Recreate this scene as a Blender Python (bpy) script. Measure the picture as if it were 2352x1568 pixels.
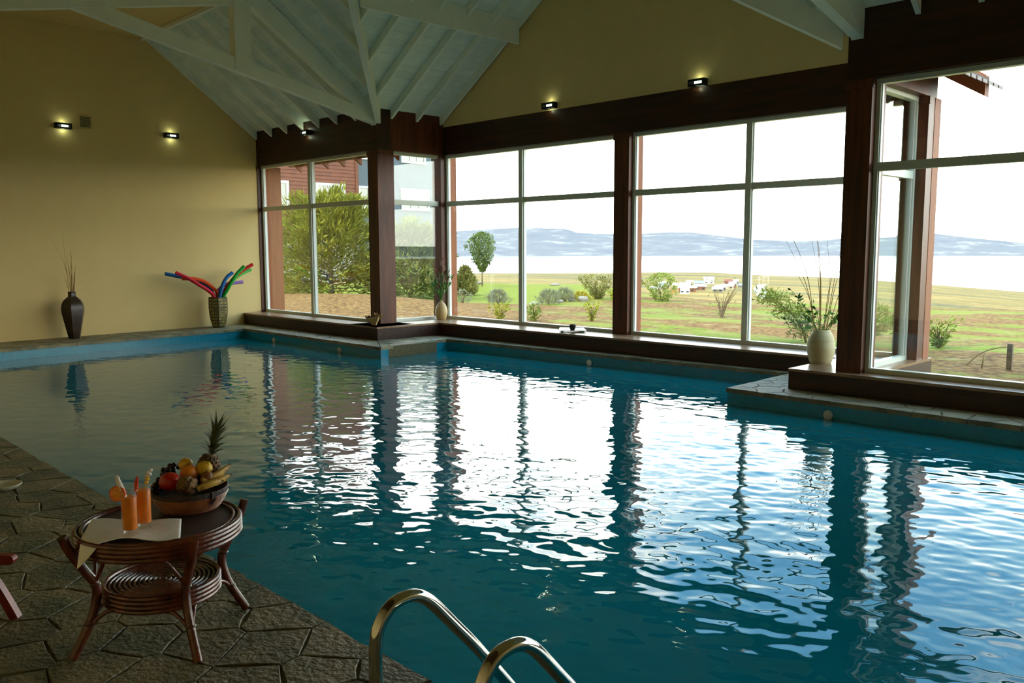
import bpy, math, random
import numpy as np
from mathutils import Vector, Matrix
from math import sin, cos, pi, radians, sqrt, atan2, tan

for _o in list(bpy.data.objects):
    bpy.data.objects.remove(_o, do_unlink=True)
scene = bpy.context.scene
COL = scene.collection

# ------------------------------------------------------------------ camera
FPX, CW, CH = 1935.7, 2352, 1568
yaw, pitch, roll = radians(45.2557), radians(6.3165), radians(0.1566)
fw = Vector((-sin(yaw) * cos(pitch), cos(yaw) * cos(pitch), -sin(pitch)))
r0 = Vector((cos(yaw), sin(yaw), 0)); d0 = fw.cross(r0)
rt = cos(roll) * r0 + sin(roll) * d0
dn = -sin(roll) * r0 + cos(roll) * d0
cam = bpy.data.objects.new('camera', bpy.data.cameras.new('camera'))
COL.objects.link(cam)
cam.matrix_world = Matrix(((rt.x, -dn.x, -fw.x, 0), (rt.y, -dn.y, -fw.y, 0), (rt.z, -dn.z, -fw.z, 1.6), (0, 0, 0, 1)))
cam.data.sensor_width = 36.0
cam.data.lens = FPX / CW * 36.0
cam.data.clip_start, cam.data.clip_end = 0.05, 30000
scene.camera = cam

# ------------------------------------------------------------------ light
scene.view_settings.view_transform = 'Standard'
scene.view_settings.look = 'None'
scene.view_settings.gamma = 1.0
scene.view_settings.use_curve_mapping = False
scene.view_settings.exposure = 0.0
scene.cycles.max_bounces = 14
scene.cycles.diffuse_bounces = 6
scene.cycles.glossy_bounces = 5
scene.cycles.transmission_bounces = 8
scene.cycles.transparent_max_bounces = 24
scene.cycles.caustics_reflective = True
scene.cycles.caustics_refractive = False
scene.cycles.sample_clamp_indirect = 8.0

SKY = 8.6
CLX, CLY = 4.7, 0.4


def lin(c):
    return tuple(((v / 255) / 12.92 if v <= 10.3 else ((v / 255 + 0.055) / 1.055) ** 2.4) for v in c)


world = bpy.data.worlds.new('world'); scene.world = world
world.use_nodes = True
wn, wl = world.node_tree.nodes, world.node_tree.links
wn.clear()
w_out = wn.new('ShaderNodeOutputWorld'); w_bg = wn.new('ShaderNodeBackground')
w_tc = wn.new('ShaderNodeTexCoord'); w_sep = wn.new('ShaderNodeSeparateXYZ')
wl.new(w_tc.outputs['Generated'], w_sep.inputs[0])
w_ramp = wn.new('ShaderNodeValToRGB')
w_ramp.color_ramp.elements[0].position = 0.0; w_ramp.color_ramp.elements[0].color = (1.0, 0.975, 0.90, 1)
w_ramp.color_ramp.elements[1].position = 1.0; w_ramp.color_ramp.elements[1].color = (0.20, 0.34, 0.50, 1)
for p_, c_ in ((0.15, (1.0, 0.97, 0.89, 1)), (0.22, (0.74, 0.76, 0.74, 1)), (0.29, (0.26, 0.40, 0.50, 1)), (0.37, (0.11, 0.29, 0.50, 1))):
    e_ = w_ramp.color_ramp.elements.new(p_); e_.color = c_
wl.new(w_sep.outputs['Z'], w_ramp.inputs[0])
# clouds: noise on the direction, flattened towards the horizon
w_map = wn.new('ShaderNodeMapping'); w_map.inputs['Scale'].default_value = (1.0, 1.0, 2.2); w_map.inputs['Location'].default_value = (CLX, CLY, 0.0)
w_noi = wn.new('ShaderNodeTexNoise'); w_noi.inputs['Scale'].default_value = 2.6; w_noi.inputs['Detail'].default_value = 7
wl.new(w_tc.outputs['Generated'], w_map.inputs[0]); wl.new(w_map.outputs[0], w_noi.inputs['Vector'])
w_cr = wn.new('ShaderNodeMapRange'); w_cr.inputs[1].default_value = 0.50; w_cr.inputs[2].default_value = 0.66
wl.new(w_noi.outputs[0], w_cr.inputs[0])
w_mix = wn.new('ShaderNodeMixRGB'); w_mix.inputs[2].default_value = (0.95, 0.92, 0.84, 1)
wl.new(w_cr.outputs[0], w_mix.inputs[0]); wl.new(w_ramp.outputs[0], w_mix.inputs[1])
wl.new(w_mix.outputs[0], w_bg.inputs[0])
w_bg.inputs[1].default_value = SKY
wl.new(w_bg.outputs[0], w_out.inputs[0])

sun = bpy.data.objects.new('sun', bpy.data.lights.new('sun', 'SUN')); COL.objects.link(sun)
sun.data.energy = 5.0; sun.data.angle = radians(12); sun.data.color = (1.0, 0.86, 0.62)
_sd = Vector((-cos(radians(50)) * sin(radians(25)), -cos(radians(50)) * cos(radians(25)), sin(radians(50))))   # high, behind the room
sun.rotation_euler = _sd.to_track_quat('Z', 'Y').to_euler(); sun.location = (0, -5, 20)

# ------------------------------------------------------------------ materials
MATS = {}


def new_mat(name):
    m = bpy.data.materials.new(name); m.use_nodes = True
    MATS[name] = m
    return m, m.node_tree.nodes, m.node_tree.links, m.node_tree.nodes['Principled BSDF']


def pm(name, c1, c2=None, scale=5.0, rough=0.6, metal=0.0, bump=0.0, bscale=None, stretch=(1, 1, 1), lo=0.35, hi=0.65,
       spec=0.5, detail=5, coat=0.0, world_co=False, emit=None, estr=0.0, rnd=0.0, sub=None):
    m, n, l, b = new_mat(name)
    b.inputs['Roughness'].default_value = rough
    b.inputs['Metallic'].default_value = metal
    b.inputs['Specular IOR Level'].default_value = spec
    b.inputs['Coat Weight'].default_value = coat
    a1 = lin(c1) + (1,)
    b.inputs['Base Color'].default_value = a1
    if emit:
        b.inputs['Emission Color'].default_value = lin(emit) + (1,); b.inputs['Emission Strength'].default_value = estr
    vec = None
    if c2 or bump:
        if world_co:
            tc = n.new('ShaderNodeNewGeometry'); src = tc.outputs['Position']
        else:
            tc = n.new('ShaderNodeTexCoord'); src = tc.outputs['Object']
        mp = n.new('ShaderNodeMapping'); mp.inputs['Scale'].default_value = stretch
        l.new(src, mp.inputs[0]); vec = mp.outputs[0]
    col_out = None
    if c2:
        t = n.new('ShaderNodeTexNoise'); t.inputs['Scale'].default_value = scale; t.inputs['Detail'].default_value = detail
        l.new(vec, t.inputs['Vector'])
        r = n.new('ShaderNodeMapRange'); r.inputs[1].default_value = lo; r.inputs[2].default_value = hi
        l.new(t.outputs[0], r.inputs[0])
        x = n.new('ShaderNodeMixRGB'); x.inputs[1].default_value = a1; x.inputs[2].default_value = lin(c2) + (1,)
        l.new(r.outputs[0], x.inputs[0]); col_out = x.outputs[0]
    if rnd:
        oi = n.new('ShaderNodeObjectInfo')
        hs = n.new('ShaderNodeHueSaturation')
        mr = n.new('ShaderNodeMapRange'); mr.inputs[3].default_value = 1 - rnd; mr.inputs[4].default_value = 1 + rnd
        l.new(oi.outputs['Random'], mr.inputs[0]); l.new(mr.outputs[0], hs.inputs['Value'])
        if col_out: l.new(col_out, hs.inputs['Color'])
        else: hs.inputs['Color'].default_value = a1
        col_out = hs.outputs[0]
    if col_out: l.new(col_out, b.inputs['Base Color'])
    if bump:
        t2 = n.new('ShaderNodeTexNoise'); t2.inputs['Scale'].default_value = bscale or scale * 4; t2.inputs['Detail'].default_value = 6
        l.new(vec, t2.inputs['Vector'])
        bp = n.new('ShaderNodeBump'); bp.inputs['Strength'].default_value = bump; bp.inputs['Distance'].default_value = 0.02
        l.new(t2.outputs[0], bp.inputs['Height']); l.new(bp.outputs[0], b.inputs['Normal'])
    return m


def schlick(n, l, r0, normal=None, power=5.0):
    """reflectance of a thin dielectric sheet from the angle between view ray and normal (same from both sides)"""
    g = n.new('ShaderNodeNewGeometry')
    d = n.new('ShaderNodeVectorMath'); d.operation = 'DOT_PRODUCT'
    l.new(g.outputs['Incoming'], d.inputs[0]); l.new(normal if normal else g.outputs['Normal'], d.inputs[1])
    a = n.new('ShaderNodeMath'); a.operation = 'ABSOLUTE'; l.new(d.outputs['Value'], a.inputs[0])
    s = n.new('ShaderNodeMath'); s.operation = 'SUBTRACT'; s.inputs[0].default_value = 1.0; l.new(a.outputs[0], s.inputs[1]); s.use_clamp = True
    p = n.new('ShaderNodeMath'); p.operation = 'POWER'; l.new(s.outputs[0], p.inputs[0]); p.inputs[1].default_value = power
    m = n.new('ShaderNodeMath'); m.operation = 'MULTIPLY_ADD'; l.new(p.outputs[0], m.inputs[0])
    m.inputs[1].default_value = 1 - r0; m.inputs[2].default_value = r0
    return m.outputs[0]


def sheet_mat(name, r0, tint, rough=0.0, gloss=(1, 1, 1)):
    m, n, l, b = new_mat(name)
    n.remove(b)
    out = [x for x in n if x.type == 'OUTPUT_MATERIAL'][0]
    tr = n.new('ShaderNodeBsdfTransparent'); tr.inputs[0].default_value = tuple(tint) + (1,)
    gl = n.new('ShaderNodeBsdfGlossy'); gl.inputs['Roughness'].default_value = rough; gl.inputs['Color'].default_value = tuple(gloss) + (1,)
    mx = n.new('ShaderNodeMixShader')
    l.new(schlick(n, l, r0), mx.inputs[0]); l.new(tr.outputs[0], mx.inputs[1]); l.new(gl.outputs[0], mx.inputs[2])
    l.new(mx.outputs[0], out.inputs[0])
    return m, n, l, mx, tr, gl


sheet_mat('window_glass', 0.045, (0.96, 0.985, 0.97))
sheet_mat('thin_glass', 0.05, (0.97, 0.98, 0.97))


# ------------------------------------------------------------------ mesh builder
ROOT = {}


def set_props(o, label=None, cat=None, group=None, kind=None):
    if label: o['label'] = label
    if cat: o['category'] = cat
    if group: o['group'] = group
    if kind: o['kind'] = kind
    return o


def thing(name, label, cat, loc, group=None, rotz=0.0):
    o = bpy.data.objects.new(name, None); COL.objects.link(o)
    o.empty_display_size = 0.1
    o.location = loc; o.rotation_euler = (0, 0, rotz)
    ROOT[o.name] = Vector(loc)
    return set_props(o, label, cat, group)


class MB:
    def __init__(s):
        s.v = []; s.f = []

    def add(s, vs, fs):
        k = len(s.v); s.v.extend([tuple(map(float, p)) for p in vs]); s.f.extend([tuple(i + k for i in f) for f in fs])
        return s

    def box(s, x0, x1, y0, y1, z0, z1):
        return s.prism([(x0, y0), (x1, y0), (x1, y1), (x0, y1)], z0, z1)

    def prism(s, poly, z0, z1, inset=0.0, bev=0.0):
        n = len(poly)
        a = sum(poly[i][0] * poly[(i + 1) % n][1] - poly[(i + 1) % n][0] * poly[i][1] for i in range(n))
        if a < 0: poly = poly[::-1]
        zb = (lambda p: z0(p)) if callable(z0) else (lambda p: z0)
        zt = (lambda p: z1(p)) if callable(z1) else (lambda p: z1)
        vs = [(p[0], p[1], zb(p)) for p in poly]
        fs = [tuple(reversed(range(n)))]
        if bev:
            cx = sum(p[0] for p in poly) / n; cy = sum(p[1] for p in poly) / n
            vs += [(p[0], p[1], zt(p) - bev) for p in poly]
            pi_ = []
            for p in poly:
                dx, dy = cx - p[0], cy - p[1]; dd = max(1e-6, sqrt(dx * dx + dy * dy))
                pi_.append((p[0] + dx / dd * bev * 1.3, p[1] + dy / dd * bev * 1.3))
            vs += [(q[0], q[1], zt(p)) for p, q in zip(poly, pi_)]
            for r in (0, 1):
                for i in range(n):
                    j = (i + 1) % n
                    fs.append((r * n + i, r * n + j, r * n + n + j, r * n + n + i))
            fs.append(tuple(range(2 * n, 3 * n)))
        else:
            vs += [(p[0], p[1], zt(p)) for p in poly]
            for i in range(n):
                j = (i + 1) % n
                fs.append((i, j, n + j, n + i))
            fs.append(tuple(range(n, 2 * n)))
        return s.add(vs, fs)

    def hull8(s, b, t):
        """box from 4 bottom and 4 top corners"""
        return s.add(list(b) + list(t), [(3, 2, 1, 0), (4, 5, 6, 7), (0, 1, 5, 4), (1, 2, 6, 5), (2, 3, 7, 6), (3, 0, 4, 7)])

    def bar(s, p, q, w, h, up=(0, 0, 1)):
        """rectangular bar from p to q: w across, h along up"""
        p, q = Vector(p), Vector(q); d = (q - p).normalized(); u = Vector(up)
        sd = d.cross(u)
        if sd.length < 1e-5: sd = d.cross(Vector((1, 0, 0)))
        sd.normalize(); u = sd.cross(d).normalized()
        a, b = sd * w / 2, u * h / 2
        return s.add([p - a - b, p + a - b, p + a + b, p - a + b, q - a - b, q + a - b, q + a + b, q - a + b],
                     [(0, 1, 2, 3), (7, 6, 5, 4), (4, 5, 1, 0), (5, 6, 2, 1), (6, 7, 3, 2), (7, 4, 0, 3)])

    def tube(s, path, r, n=8, cap=True, closed=False):
        P = [Vector(p) for p in path]; m = len(P)
        R = r if hasattr(r, '__len__') else [r] * m
        vs = []; prev = None
        for i, p in enumerate(P):
            if closed: d = P[(i + 1) % m] - P[i - 1]
            else: d = P[min(i + 1, m - 1)] - P[max(i - 1, 0)]
            d.normalize()
            if prev is None:
                a = d.cross(Vector((0, 0, 1)))
                if a.length < 0.05: a = d.cross(Vector((1, 0, 0)))
                a.normalize()
            else:
                a = prev - d * prev.dot(d)
                if a.length < 1e-6: a = d.cross(Vector((0.3, 0.5, 0.8)))
                a.normalize()
            prev = a; b = d.cross(a)
            vs += [p + (a * cos(2 * pi * k / n) + b * sin(2 * pi * k / n)) * R[i] for k in range(n)]
        fs = []
        for i in range(m if closed else m - 1):
            i2 = (i + 1) % m
            for k in range(n):
                k2 = (k + 1) % n
                fs.append((i * n + k, i * n + k2, i2 * n + k2, i2 * n + k))
        if cap and not closed:
            fs.append(tuple(reversed(range(n)))); fs.append(tuple((m - 1) * n + k for k in range(n)))
        return s.add(vs, fs)

    def lathe(s, prof, c=(0, 0, 0), n=32, sx=1.0, sy=1.0, cap_b=True, cap_t=False):
        vs = []
        for (r, z) in prof:
            vs += [(c[0] + r * cos(2 * pi * k / n) * sx, c[1] + r * sin(2 * pi * k / n) * sy, c[2] + z) for k in range(n)]
        fs = []
        for i in range(len(prof) - 1):
            for k in range(n):
                k2 = (k + 1) % n
                fs.append((i * n + k, i * n + k2, (i + 1) * n + k2, (i + 1) * n + k))
        if cap_b: fs.append(tuple(reversed(range(n))))
        if cap_t: fs.append(tuple((len(prof) - 1) * n + k for k in range(n)))
        return s.add(vs, fs)

    def ring(s, c, R, r, n=48, m=8, sx=1.0, sy=1.0):
        return s.tube([(c[0] + R * cos(2 * pi * k / n) * sx, c[1] + R * sin(2 * pi * k / n) * sy, c[2]) for k in range(n)], r, m, closed=True)

    def ball(s, c, r, n=16, m=10, sx=1, sy=1, sz=1, M=None):
        vs = []; fs = []
        for i in range(m + 1):
            t = pi * i / m
            for k in range(n):
                p = Vector((r * sin(t) * cos(2 * pi * k / n) * sx, r * sin(t) * sin(2 * pi * k / n) * sy, -r * cos(t) * sz))
                if M is not None: p = M @ p
                vs.append(p + Vector(c))
        for i in range(m):
            for k in range(n):
                k2 = (k + 1) % n
                fs.append((i * n + k, i * n + k2, (i + 1) * n + k2, (i + 1) * n + k))
        return s.add(vs, fs)

    def build(s, name, m, parent=None, smooth=False, base=None, **props):
        me = bpy.data.meshes.new(name)
        if parent is not None: off = ROOT[parent.name]
        elif base is not None: off = Vector(base)
        else:
            xs = [p[0] for p in s.v]; ys = [p[1] for p in s.v]; zs = [p[2] for p in s.v]
            off = Vector(((min(xs) + max(xs)) / 2, (min(ys) + max(ys)) / 2, min(zs)))
        me.from_pydata([(p[0] - off.x, p[1] - off.y, p[2] - off.z) for p in s.v], [], s.f)
        me.update()
        if smooth: me.polygons.foreach_set('use_smooth', [True] * len(me.polygons))
        o = bpy.data.objects.new(name, me); COL.objects.link(o)
        if m is not None: me.materials.append(MATS[m] if isinstance(m, str) else m)
        if parent is not None:
            o.parent = parent; ROOT[o.name] = off
        else:
            o.location = off; ROOT[o.name] = off.copy()
        set_props(o, **props)
        if smooth and smooth != 'all': auto_sharp(me, 42 if smooth is True else smooth)
        return o


def auto_sharp(me, deg):
    n = len(me.polygons)
    nor = np.empty(n * 3, dtype=np.float32); me.polygons.foreach_get('normal', nor); nor = nor.reshape(-1, 3)
    ne = len(me.edges)
    le = np.empty(len(me.loops), dtype=np.int32); me.loops.foreach_get('edge_index', le)
    lt = np.empty(n, dtype=np.int32); me.polygons.foreach_get('loop_total', lt)
    lp = np.repeat(np.arange(n), lt)
    o = np.argsort(le, kind='stable'); le2 = le[o]; lp2 = lp[o]
    sharp = np.zeros(ne, dtype=bool)
    same = le2[1:] == le2[:-1]
    i = np.nonzero(same)[0]
    d = (nor[lp2[i]] * nor[lp2[i + 1]]).sum(1)
    sharp[le2[i[d < cos(radians(deg))]]] = True
    at = me.attributes.new('sharp_edge', 'BOOLEAN', 'EDGE')
    at.data.foreach_set('value', sharp)


def np_mesh(name, verts, faces, m, parent=None, smooth=False, base=(0, 0, 0), **props):
    """fast mesh from numpy arrays (faces all with the same corner count)"""
    me = bpy.data.meshes.new(name)
    off = np.array(ROOT[parent.name] if parent is not None else base, dtype=float)
    v = np.asarray(verts, dtype=np.float32) - off.astype(np.float32)
    f = np.asarray(faces, dtype=np.int32); k = f.shape[1]
    me.vertices.add(len(v)); me.vertices.foreach_set('co', v.ravel())
    me.loops.add(f.size); me.loops.foreach_set('vertex_index', f.ravel())
    me.polygons.add(len(f)); me.polygons.foreach_set('loop_start', np.arange(0, f.size, k, dtype=np.int32))
    me.polygons.foreach_set('use_smooth', np.full(len(f), bool(smooth)))
    me.update(calc_edges=True); me.validate()
    o = bpy.data.objects.new(name, me); COL.objects.link(o)
    me.materials.append(MATS[m] if isinstance(m, str) else m)
    if parent is not None: o.parent = parent
    else: o.location = base
    ROOT[o.name] = Vector(off)
    return set_props(o, **props)


def dup(root, loc, rotz=0.0, label=None, group=None, scale=None):
    c = root.copy(); COL.objects.link(c); c.location = loc; c.rotation_euler = (0, 0, rotz)
    ROOT[c.name] = Vector(loc)
    if label: c['label'] = label
    if group: c['group'] = group
    if scale: c.scale = (scale,) * 3
    for ch in root.children:
        d = ch.copy(); COL.objects.link(d); d.parent = c
        for g in ch.children:
            e = g.copy(); COL.objects.link(e); e.parent = d
    return c


def bez(pts, n=16):
    """Catmull-Rom through the points"""
    P = [Vector(p) for p in pts]; out = []
    for i in range(len(P) - 1):
        a = P[i - 1] if i else P[0] * 2 - P[1]; b, c = P[i], P[i + 1]
        d = P[i + 2] if i + 2 < len(P) else P[-1] * 2 - P[-2]
        for k in range(n):
            t = k / n
            out.append(0.5 * ((2 * b) + (c - a) * t + (2 * a - 5 * b + 4 * c - d) * t * t + (3 * b - a - 3 * c + d) * t ** 3))
    out.append(P[-1])
    return out


rng = random.Random(7)
nrg = np.random.default_rng(11)
# ------------------------------------------------------------------ surface materials
pm('cream_wall', (224, 198, 138), (222, 196, 136), scale=3, rough=0.85, bump=0.05, bscale=60, spec=0.2)
pm('white_paint', (242, 246, 232), (236, 240, 226), scale=4, rough=0.6, spec=0.3)
pm('white_board', (238, 244, 232), (226, 236, 226), scale=6, rough=0.65, spec=0.3, rnd=0.05)
pm('dark_wood', (104, 49, 23), (70, 33, 15), scale=3, rough=0.42, stretch=(6, 6, 0.5), bump=0.08, spec=0.4)
pm('dark_wood_long', (64, 32, 15), (42, 21, 10), scale=3, rough=0.42, stretch=(0.5, 6, 6), bump=0.08, spec=0.4)
pm('sill_wood', (164, 130, 98), (124, 90, 62), scale=4, rough=0.28, stretch=(0.6, 9, 9), bump=0.06, spec=0.5)
pm('outer_wood', (150, 80, 34), (130, 68, 28), scale=3, rough=0.6, stretch=(5, 5, 0.5))
pm('eave_board', (92, 60, 40), (120, 82, 54), scale=3, rough=0.8)
pm('aluminium', (206, 210, 194), rough=0.4, metal=0.0, spec=0.5)
pm('roof_metal', (70, 60, 56), rough=0.5)
pm('grout', (112, 104, 70), (90, 84, 58), scale=30, rough=0.95, bump=0.3, bscale=90)
pm('flagstone', (124, 114, 84), (80, 84, 62), scale=3.6, rough=0.55, bump=0.7, bscale=34, rnd=0.20, world_co=True, lo=0.38, hi=0.62, detail=9, spec=0.35)
pm('ledge_stone_lit', (150, 140, 106), (112, 106, 82), scale=3.2, rough=0.62, bump=0.7, bscale=24, rnd=0.14, world_co=True, lo=0.38, hi=0.62, detail=9, spec=0.35)  # paler flagstone copy: skylight on the ledges is put into the colour
pm('deck_stone_far', (104, 98, 76), (78, 78, 62), scale=3, rough=0.7, bump=0.6, bscale=20)


def mosaic(name):
    m, n, l, b = new_mat(name)
    g = n.new('ShaderNodeNewGeometry'); sp = n.new('ShaderNodeSeparateXYZ'); l.new(g.outputs['Position'], sp.inputs[0])
    ad = n.new('ShaderNodeMath'); ad.operation = 'ADD'; l.new(sp.outputs['X'], ad.inputs[0]); l.new(sp.outputs['Y'], ad.inputs[1])
    cb = n.new('ShaderNodeCombineXYZ'); l.new(ad.outputs[0], cb.inputs[0]); l.new(sp.outputs['Z'], cb.inputs[1])
    br = n.new('ShaderNodeTexBrick'); br.offset = 0.0
    br.inputs['Scale'].default_value = 1.0
    br.inputs['Brick Width'].default_value = 0.025; br.inputs['Row Height'].default_value = 0.025; br.inputs['Mortar Size'].default_value = 0.0018
    br.inputs['Color1'].default_value = lin((6, 140, 166)) + (1,); br.inputs['Color2'].default_value = lin((4, 120, 150)) + (1,)
    br.inputs['Mortar'].default_value = lin((50, 148, 164)) + (1,)
    l.new(cb.outputs[0], br.inputs['Vector']); l.new(br.outputs['Color'], b.inputs['Base Color'])
    b.inputs['Roughness'].default_value = 0.25


mosaic('pool_mosaic')
pm('pool_bottom', (18, 122, 140), (14, 108, 128), scale=2, rough=0.5)

# ------------------------------------------------------------------ plan numbers
WIN_B, WIN_T = 0.235, 3.36          # window opening
MX0, MSL = -12.55, 0.72             # main slope: z = 4.09 + 0.72 (9.05 - y)


def zmain(y): return 4.09 + MSL * (9.05 - y)
def zbayl(x): return 4.075 + 0.67 * (x + 12.55)
def zbayr(x): return 4.075 + 0.62 * (-4.25 - x)
RIDGE_X = -8.561
FLAT_Y, FLAT_Z = 6.66, 5.60
def val_l(y): return -12.55 + (zmain(y) - 4.075) / 0.67      # x of the left valley at y
def val_r(y): return -4.25 - (zmain(y) - 4.075) / 0.62
def val_y(x): return 9.05 - ((zbayl(x) if x < RIDGE_X else zbayr(x)) - 4.09) / MSL
def wall_x(y): return -16.60 - 0.0643 * (y - 3.94)
def pool_x(y): return -15.41 - 0.1148 * (y - 3.64)
X_R, Y_B = 4.4, -0.95

POOL = [(pool_x(1.868), 1.868), (pool_x(8.13), 8.13), (-11.22, 8.1), (-11.41, 9.68), (-5.07, 10.06), (-5.045, 8.485), (3.0, 8.52), (3.0, 1.868)]

# ------------------------------------------------------------------ floor and flagstones
fl = MB()
fl.prism([(-17.1, Y_B - 0.2), (X_R + 0.2, Y_B - 0.2), (X_R + 0.2, 1.85), (-17.1, 1.85)], -0.30, -0.0085)
fl.prism([(pool_x(1.85) - 0.02, 1.85), (-17.1, 1.85), (-17.2, 9.2), (pool_x(9.2) - 0.02, 9.2)], -0.30, -0.0085)
fl.prism([(-16.3, 8.15), (-11.24, 8.12), (-11.24, 9.3), (-16.3, 9.3)], -0.30, -0.0088)
fl.prism([(-11.24, 8.12), (-11.43, 9.68), (-11.43, 10.7), (-12.9, 10.7), (-12.9, 8.12)], -0.30, -0.0091)
fl.prism([(-11.43, 9.70), (-5.05, 10.08), (-5.05, 10.9), (-11.43, 10.9)], -0.30, -0.0094)
fl.prism([(-5.05, 10.5), (-5.025, 8.505), (-3.7, 8.505), (-3.7, 10.9), (-5.05, 10.9)], -0.30, -0.0097)
fl.prism([(-3.7, 8.54), (X_R + 0.2, 8.54), (X_R + 0.2, 9.4), (-3.7, 9.4)], -0.30, -0.0100)
fl.prism([(3.02, 1.85), (X_R + 0.2, 1.85), (X_R + 0.2, 8.54), (3.02, 8.54)], -0.30, -0.0085)
floor = fl.build('floor', 'grout', base=(0, 0, -0.3), kind='structure')


def clip_half(poly, a, b, c):
    """keep a x + b y <= c"""
    out = []
    for i in range(len(poly)):
        p, q = poly[i], poly[(i + 1) % len(poly)]
        dp, dq = a * p[0] + b * p[1] - c, a * q[0] + b * q[1] - c
        if dp <= 0: out.append(p)
        if (dp < 0) != (dq < 0) and abs(dp - dq) > 1e-12:
            t = dp / (dp - dq); out.append((p[0] + t * (q[0] - p[0]), p[1] + t * (q[1] - p[1])))
    return out


def inside(poly, x, y):
    s = False
    for i in range(len(poly)):
        (x1, y1), (x2, y2) = poly[i], poly[i - 1]
        if (y1 > y) != (y2 > y) and x < (x2 - x1) * (y - y1) / (y2 - y1) + x1: s = not s
    return s


def flagstones(region, cell, joint=0.006, lift=0.0025, seed=1, mat='flagstone'):
    g = random.Random(seed)
    xs = [p[0] for p in region]; ys = [p[1] for p in region]
    seeds = []
    for tries in range(6000):
        x, y = g.uniform(min(xs), max(xs)), g.uniform(min(ys), max(ys))
        dmin = cell * g.choice((0.55, 0.62, 0.7, 0.95))
        if inside(region, x, y) and all((x - a) ** 2 + (y - b) ** 2 > dmin * dmin for a, b in seeds): seeds.append((x, y))
    area = sum(region[i][0] * region[(i + 1) % len(region)][1] - region[(i + 1) % len(region)][0] * region[i][1] for i in range(len(region)))
    reg = region if area > 0 else region[::-1]
    for i, s in enumerate(seeds):
        poly = list(reg)
        for j, t in enumerate(seeds):
            if i == j: continue
            dx, dy = t[0] - s[0], t[1] - s[1]; L = sqrt(dx * dx + dy * dy)
            if L > cell * 4: continue
            c = (dx * (s[0] + t[0]) + dy * (s[1] + t[1])) / 2 - joint * L * 0.5
            poly = clip_half(poly, dx, dy, c)
            if len(poly) < 3: break
        if len(poly) < 3: continue
        # rough, broken edge: an extra point per side pushed in a little
        q = []
        for k in range(len(poly)):
            p, r = poly[k], poly[(k + 1) % len(poly)]
            if k and (abs(p[0] - q[-1][0]) + abs(p[1] - q[-1][1])) < 0.015: continue
            q.append(p)
            L = sqrt((p[0] - r[0]) ** 2 + (p[1] - r[1]) ** 2)
            if L > 0.12:
                for u in ((0.5,) if L < 0.3 else (0.33, 0.67)):
                    m = (p[0] + (r[0] - p[0]) * u, p[1] + (r[1] - p[1]) * u)
                    w = g.uniform(0.0, 0.012); dx, dy = s[0] - m[0], s[1] - m[1]; dd = sqrt(dx * dx + dy * dy) + 1e-6
                    q.append((m[0] + dx / dd * w, m[1] + dy / dd * w))
        tx, ty = g.uniform(-0.006, 0.006), g.uniform(-0.006, 0.006); h = g.uniform(-lift, lift) * 0.6
        MB().prism(q, -0.05, lambda p: h + tx * (p[0] - s[0]) + ty * (p[1] - s[1]), bev=0.003).build('stone', mat, floor)


flagstones([(-9.6, 0.15), (-0.7, 0.15), (-0.7, 1.885), (-9.6, 1.885)], 0.37, seed=3)
flagstones([(pool_x(1.868) + 0.02, 1.868), (pool_x(8.6) + 0.02, 8.6), (wall_x(8.6), 8.6), (wall_x(1.868), 1.868)], 0.52, seed=4, mat='ledge_stone_lit')
flagstones([(-16.0, 8.115), (-11.21, 8.085), (-12.08, 8.64), (-16.0, 8.64)], 0.46, seed=5, mat='ledge_stone_lit')
flagstones([(-11.205, 8.09), (-11.395, 9.665), (-12.05, 9.98), (-12.08, 8.65)], 0.46, seed=6, mat='ledge_stone_lit')
flagstones([(-11.395, 9.665), (-5.08, 10.045), (-4.55, 10.2), (-12.05, 9.99)], 0.46, seed=7, mat='ledge_stone_lit')
flagstones([(-5.085, 10.045), (-5.06, 8.47), (-4.51, 8.92), (-4.53, 10.2)], 0.36, seed=8, mat='ledge_stone_lit')
flagstones([(-5.055, 8.47), (3.0, 8.505), (3.0, 8.95), (-4.51, 8.92)], 0.42, seed=9, mat='ledge_stone_lit')
MB().box(-16.2, -9.62, Y_B, 1.86, -0.05, 0.0).build('stone_slab', 'deck_stone_far', floor)
MB().box(-9.6, X_R, Y_B, 0.14, -0.05, 0.0).build('stone_slab', 'deck_stone_far', floor)
MB().box(-0.69, X_R, 0.15, 1.88, -0.05, 0.0).build('stone_slab', 'deck_stone_far', floor)
MB().box(3.0, X_R, 1.89, 8.9, -0.05, 0.0).build('stone_slab', 'deck_stone_far', floor)

# ------------------------------------------------------------------ pool
pool = thing('swimming_pool', 'indoor swimming pool lined with blue mosaic, filled with rippling water', 'pool', (-6, 5, -1.5))
pb = MB()
n_ = len(POOL)
cx_, cy_ = -7.0, 5.2
for i in range(n_):
    p, q = Vector(POOL[i] + (0,)), Vector(POOL[(i + 1) % n_] + (0,))
    d = (q - p).normalized(); nn = Vector((-d.y, d.x, 0))     # outward for this winding
    a, b = p - d * 0.001, q + d * 0.001
    o1, o2 = a + nn * 0.10, b + nn * 0.10
    pb.prism([(a.x, a.y), (b.x, b.y), (o2.x, o2.y), (o1.x, o1.y)], -1.5, -0.051)
pb.build('basin_wall', 'pool_mosaic', pool)
MB().prism(POOL, -1.6, -1.5).build('basin_floor', 'pool_bottom', pool)
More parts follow.
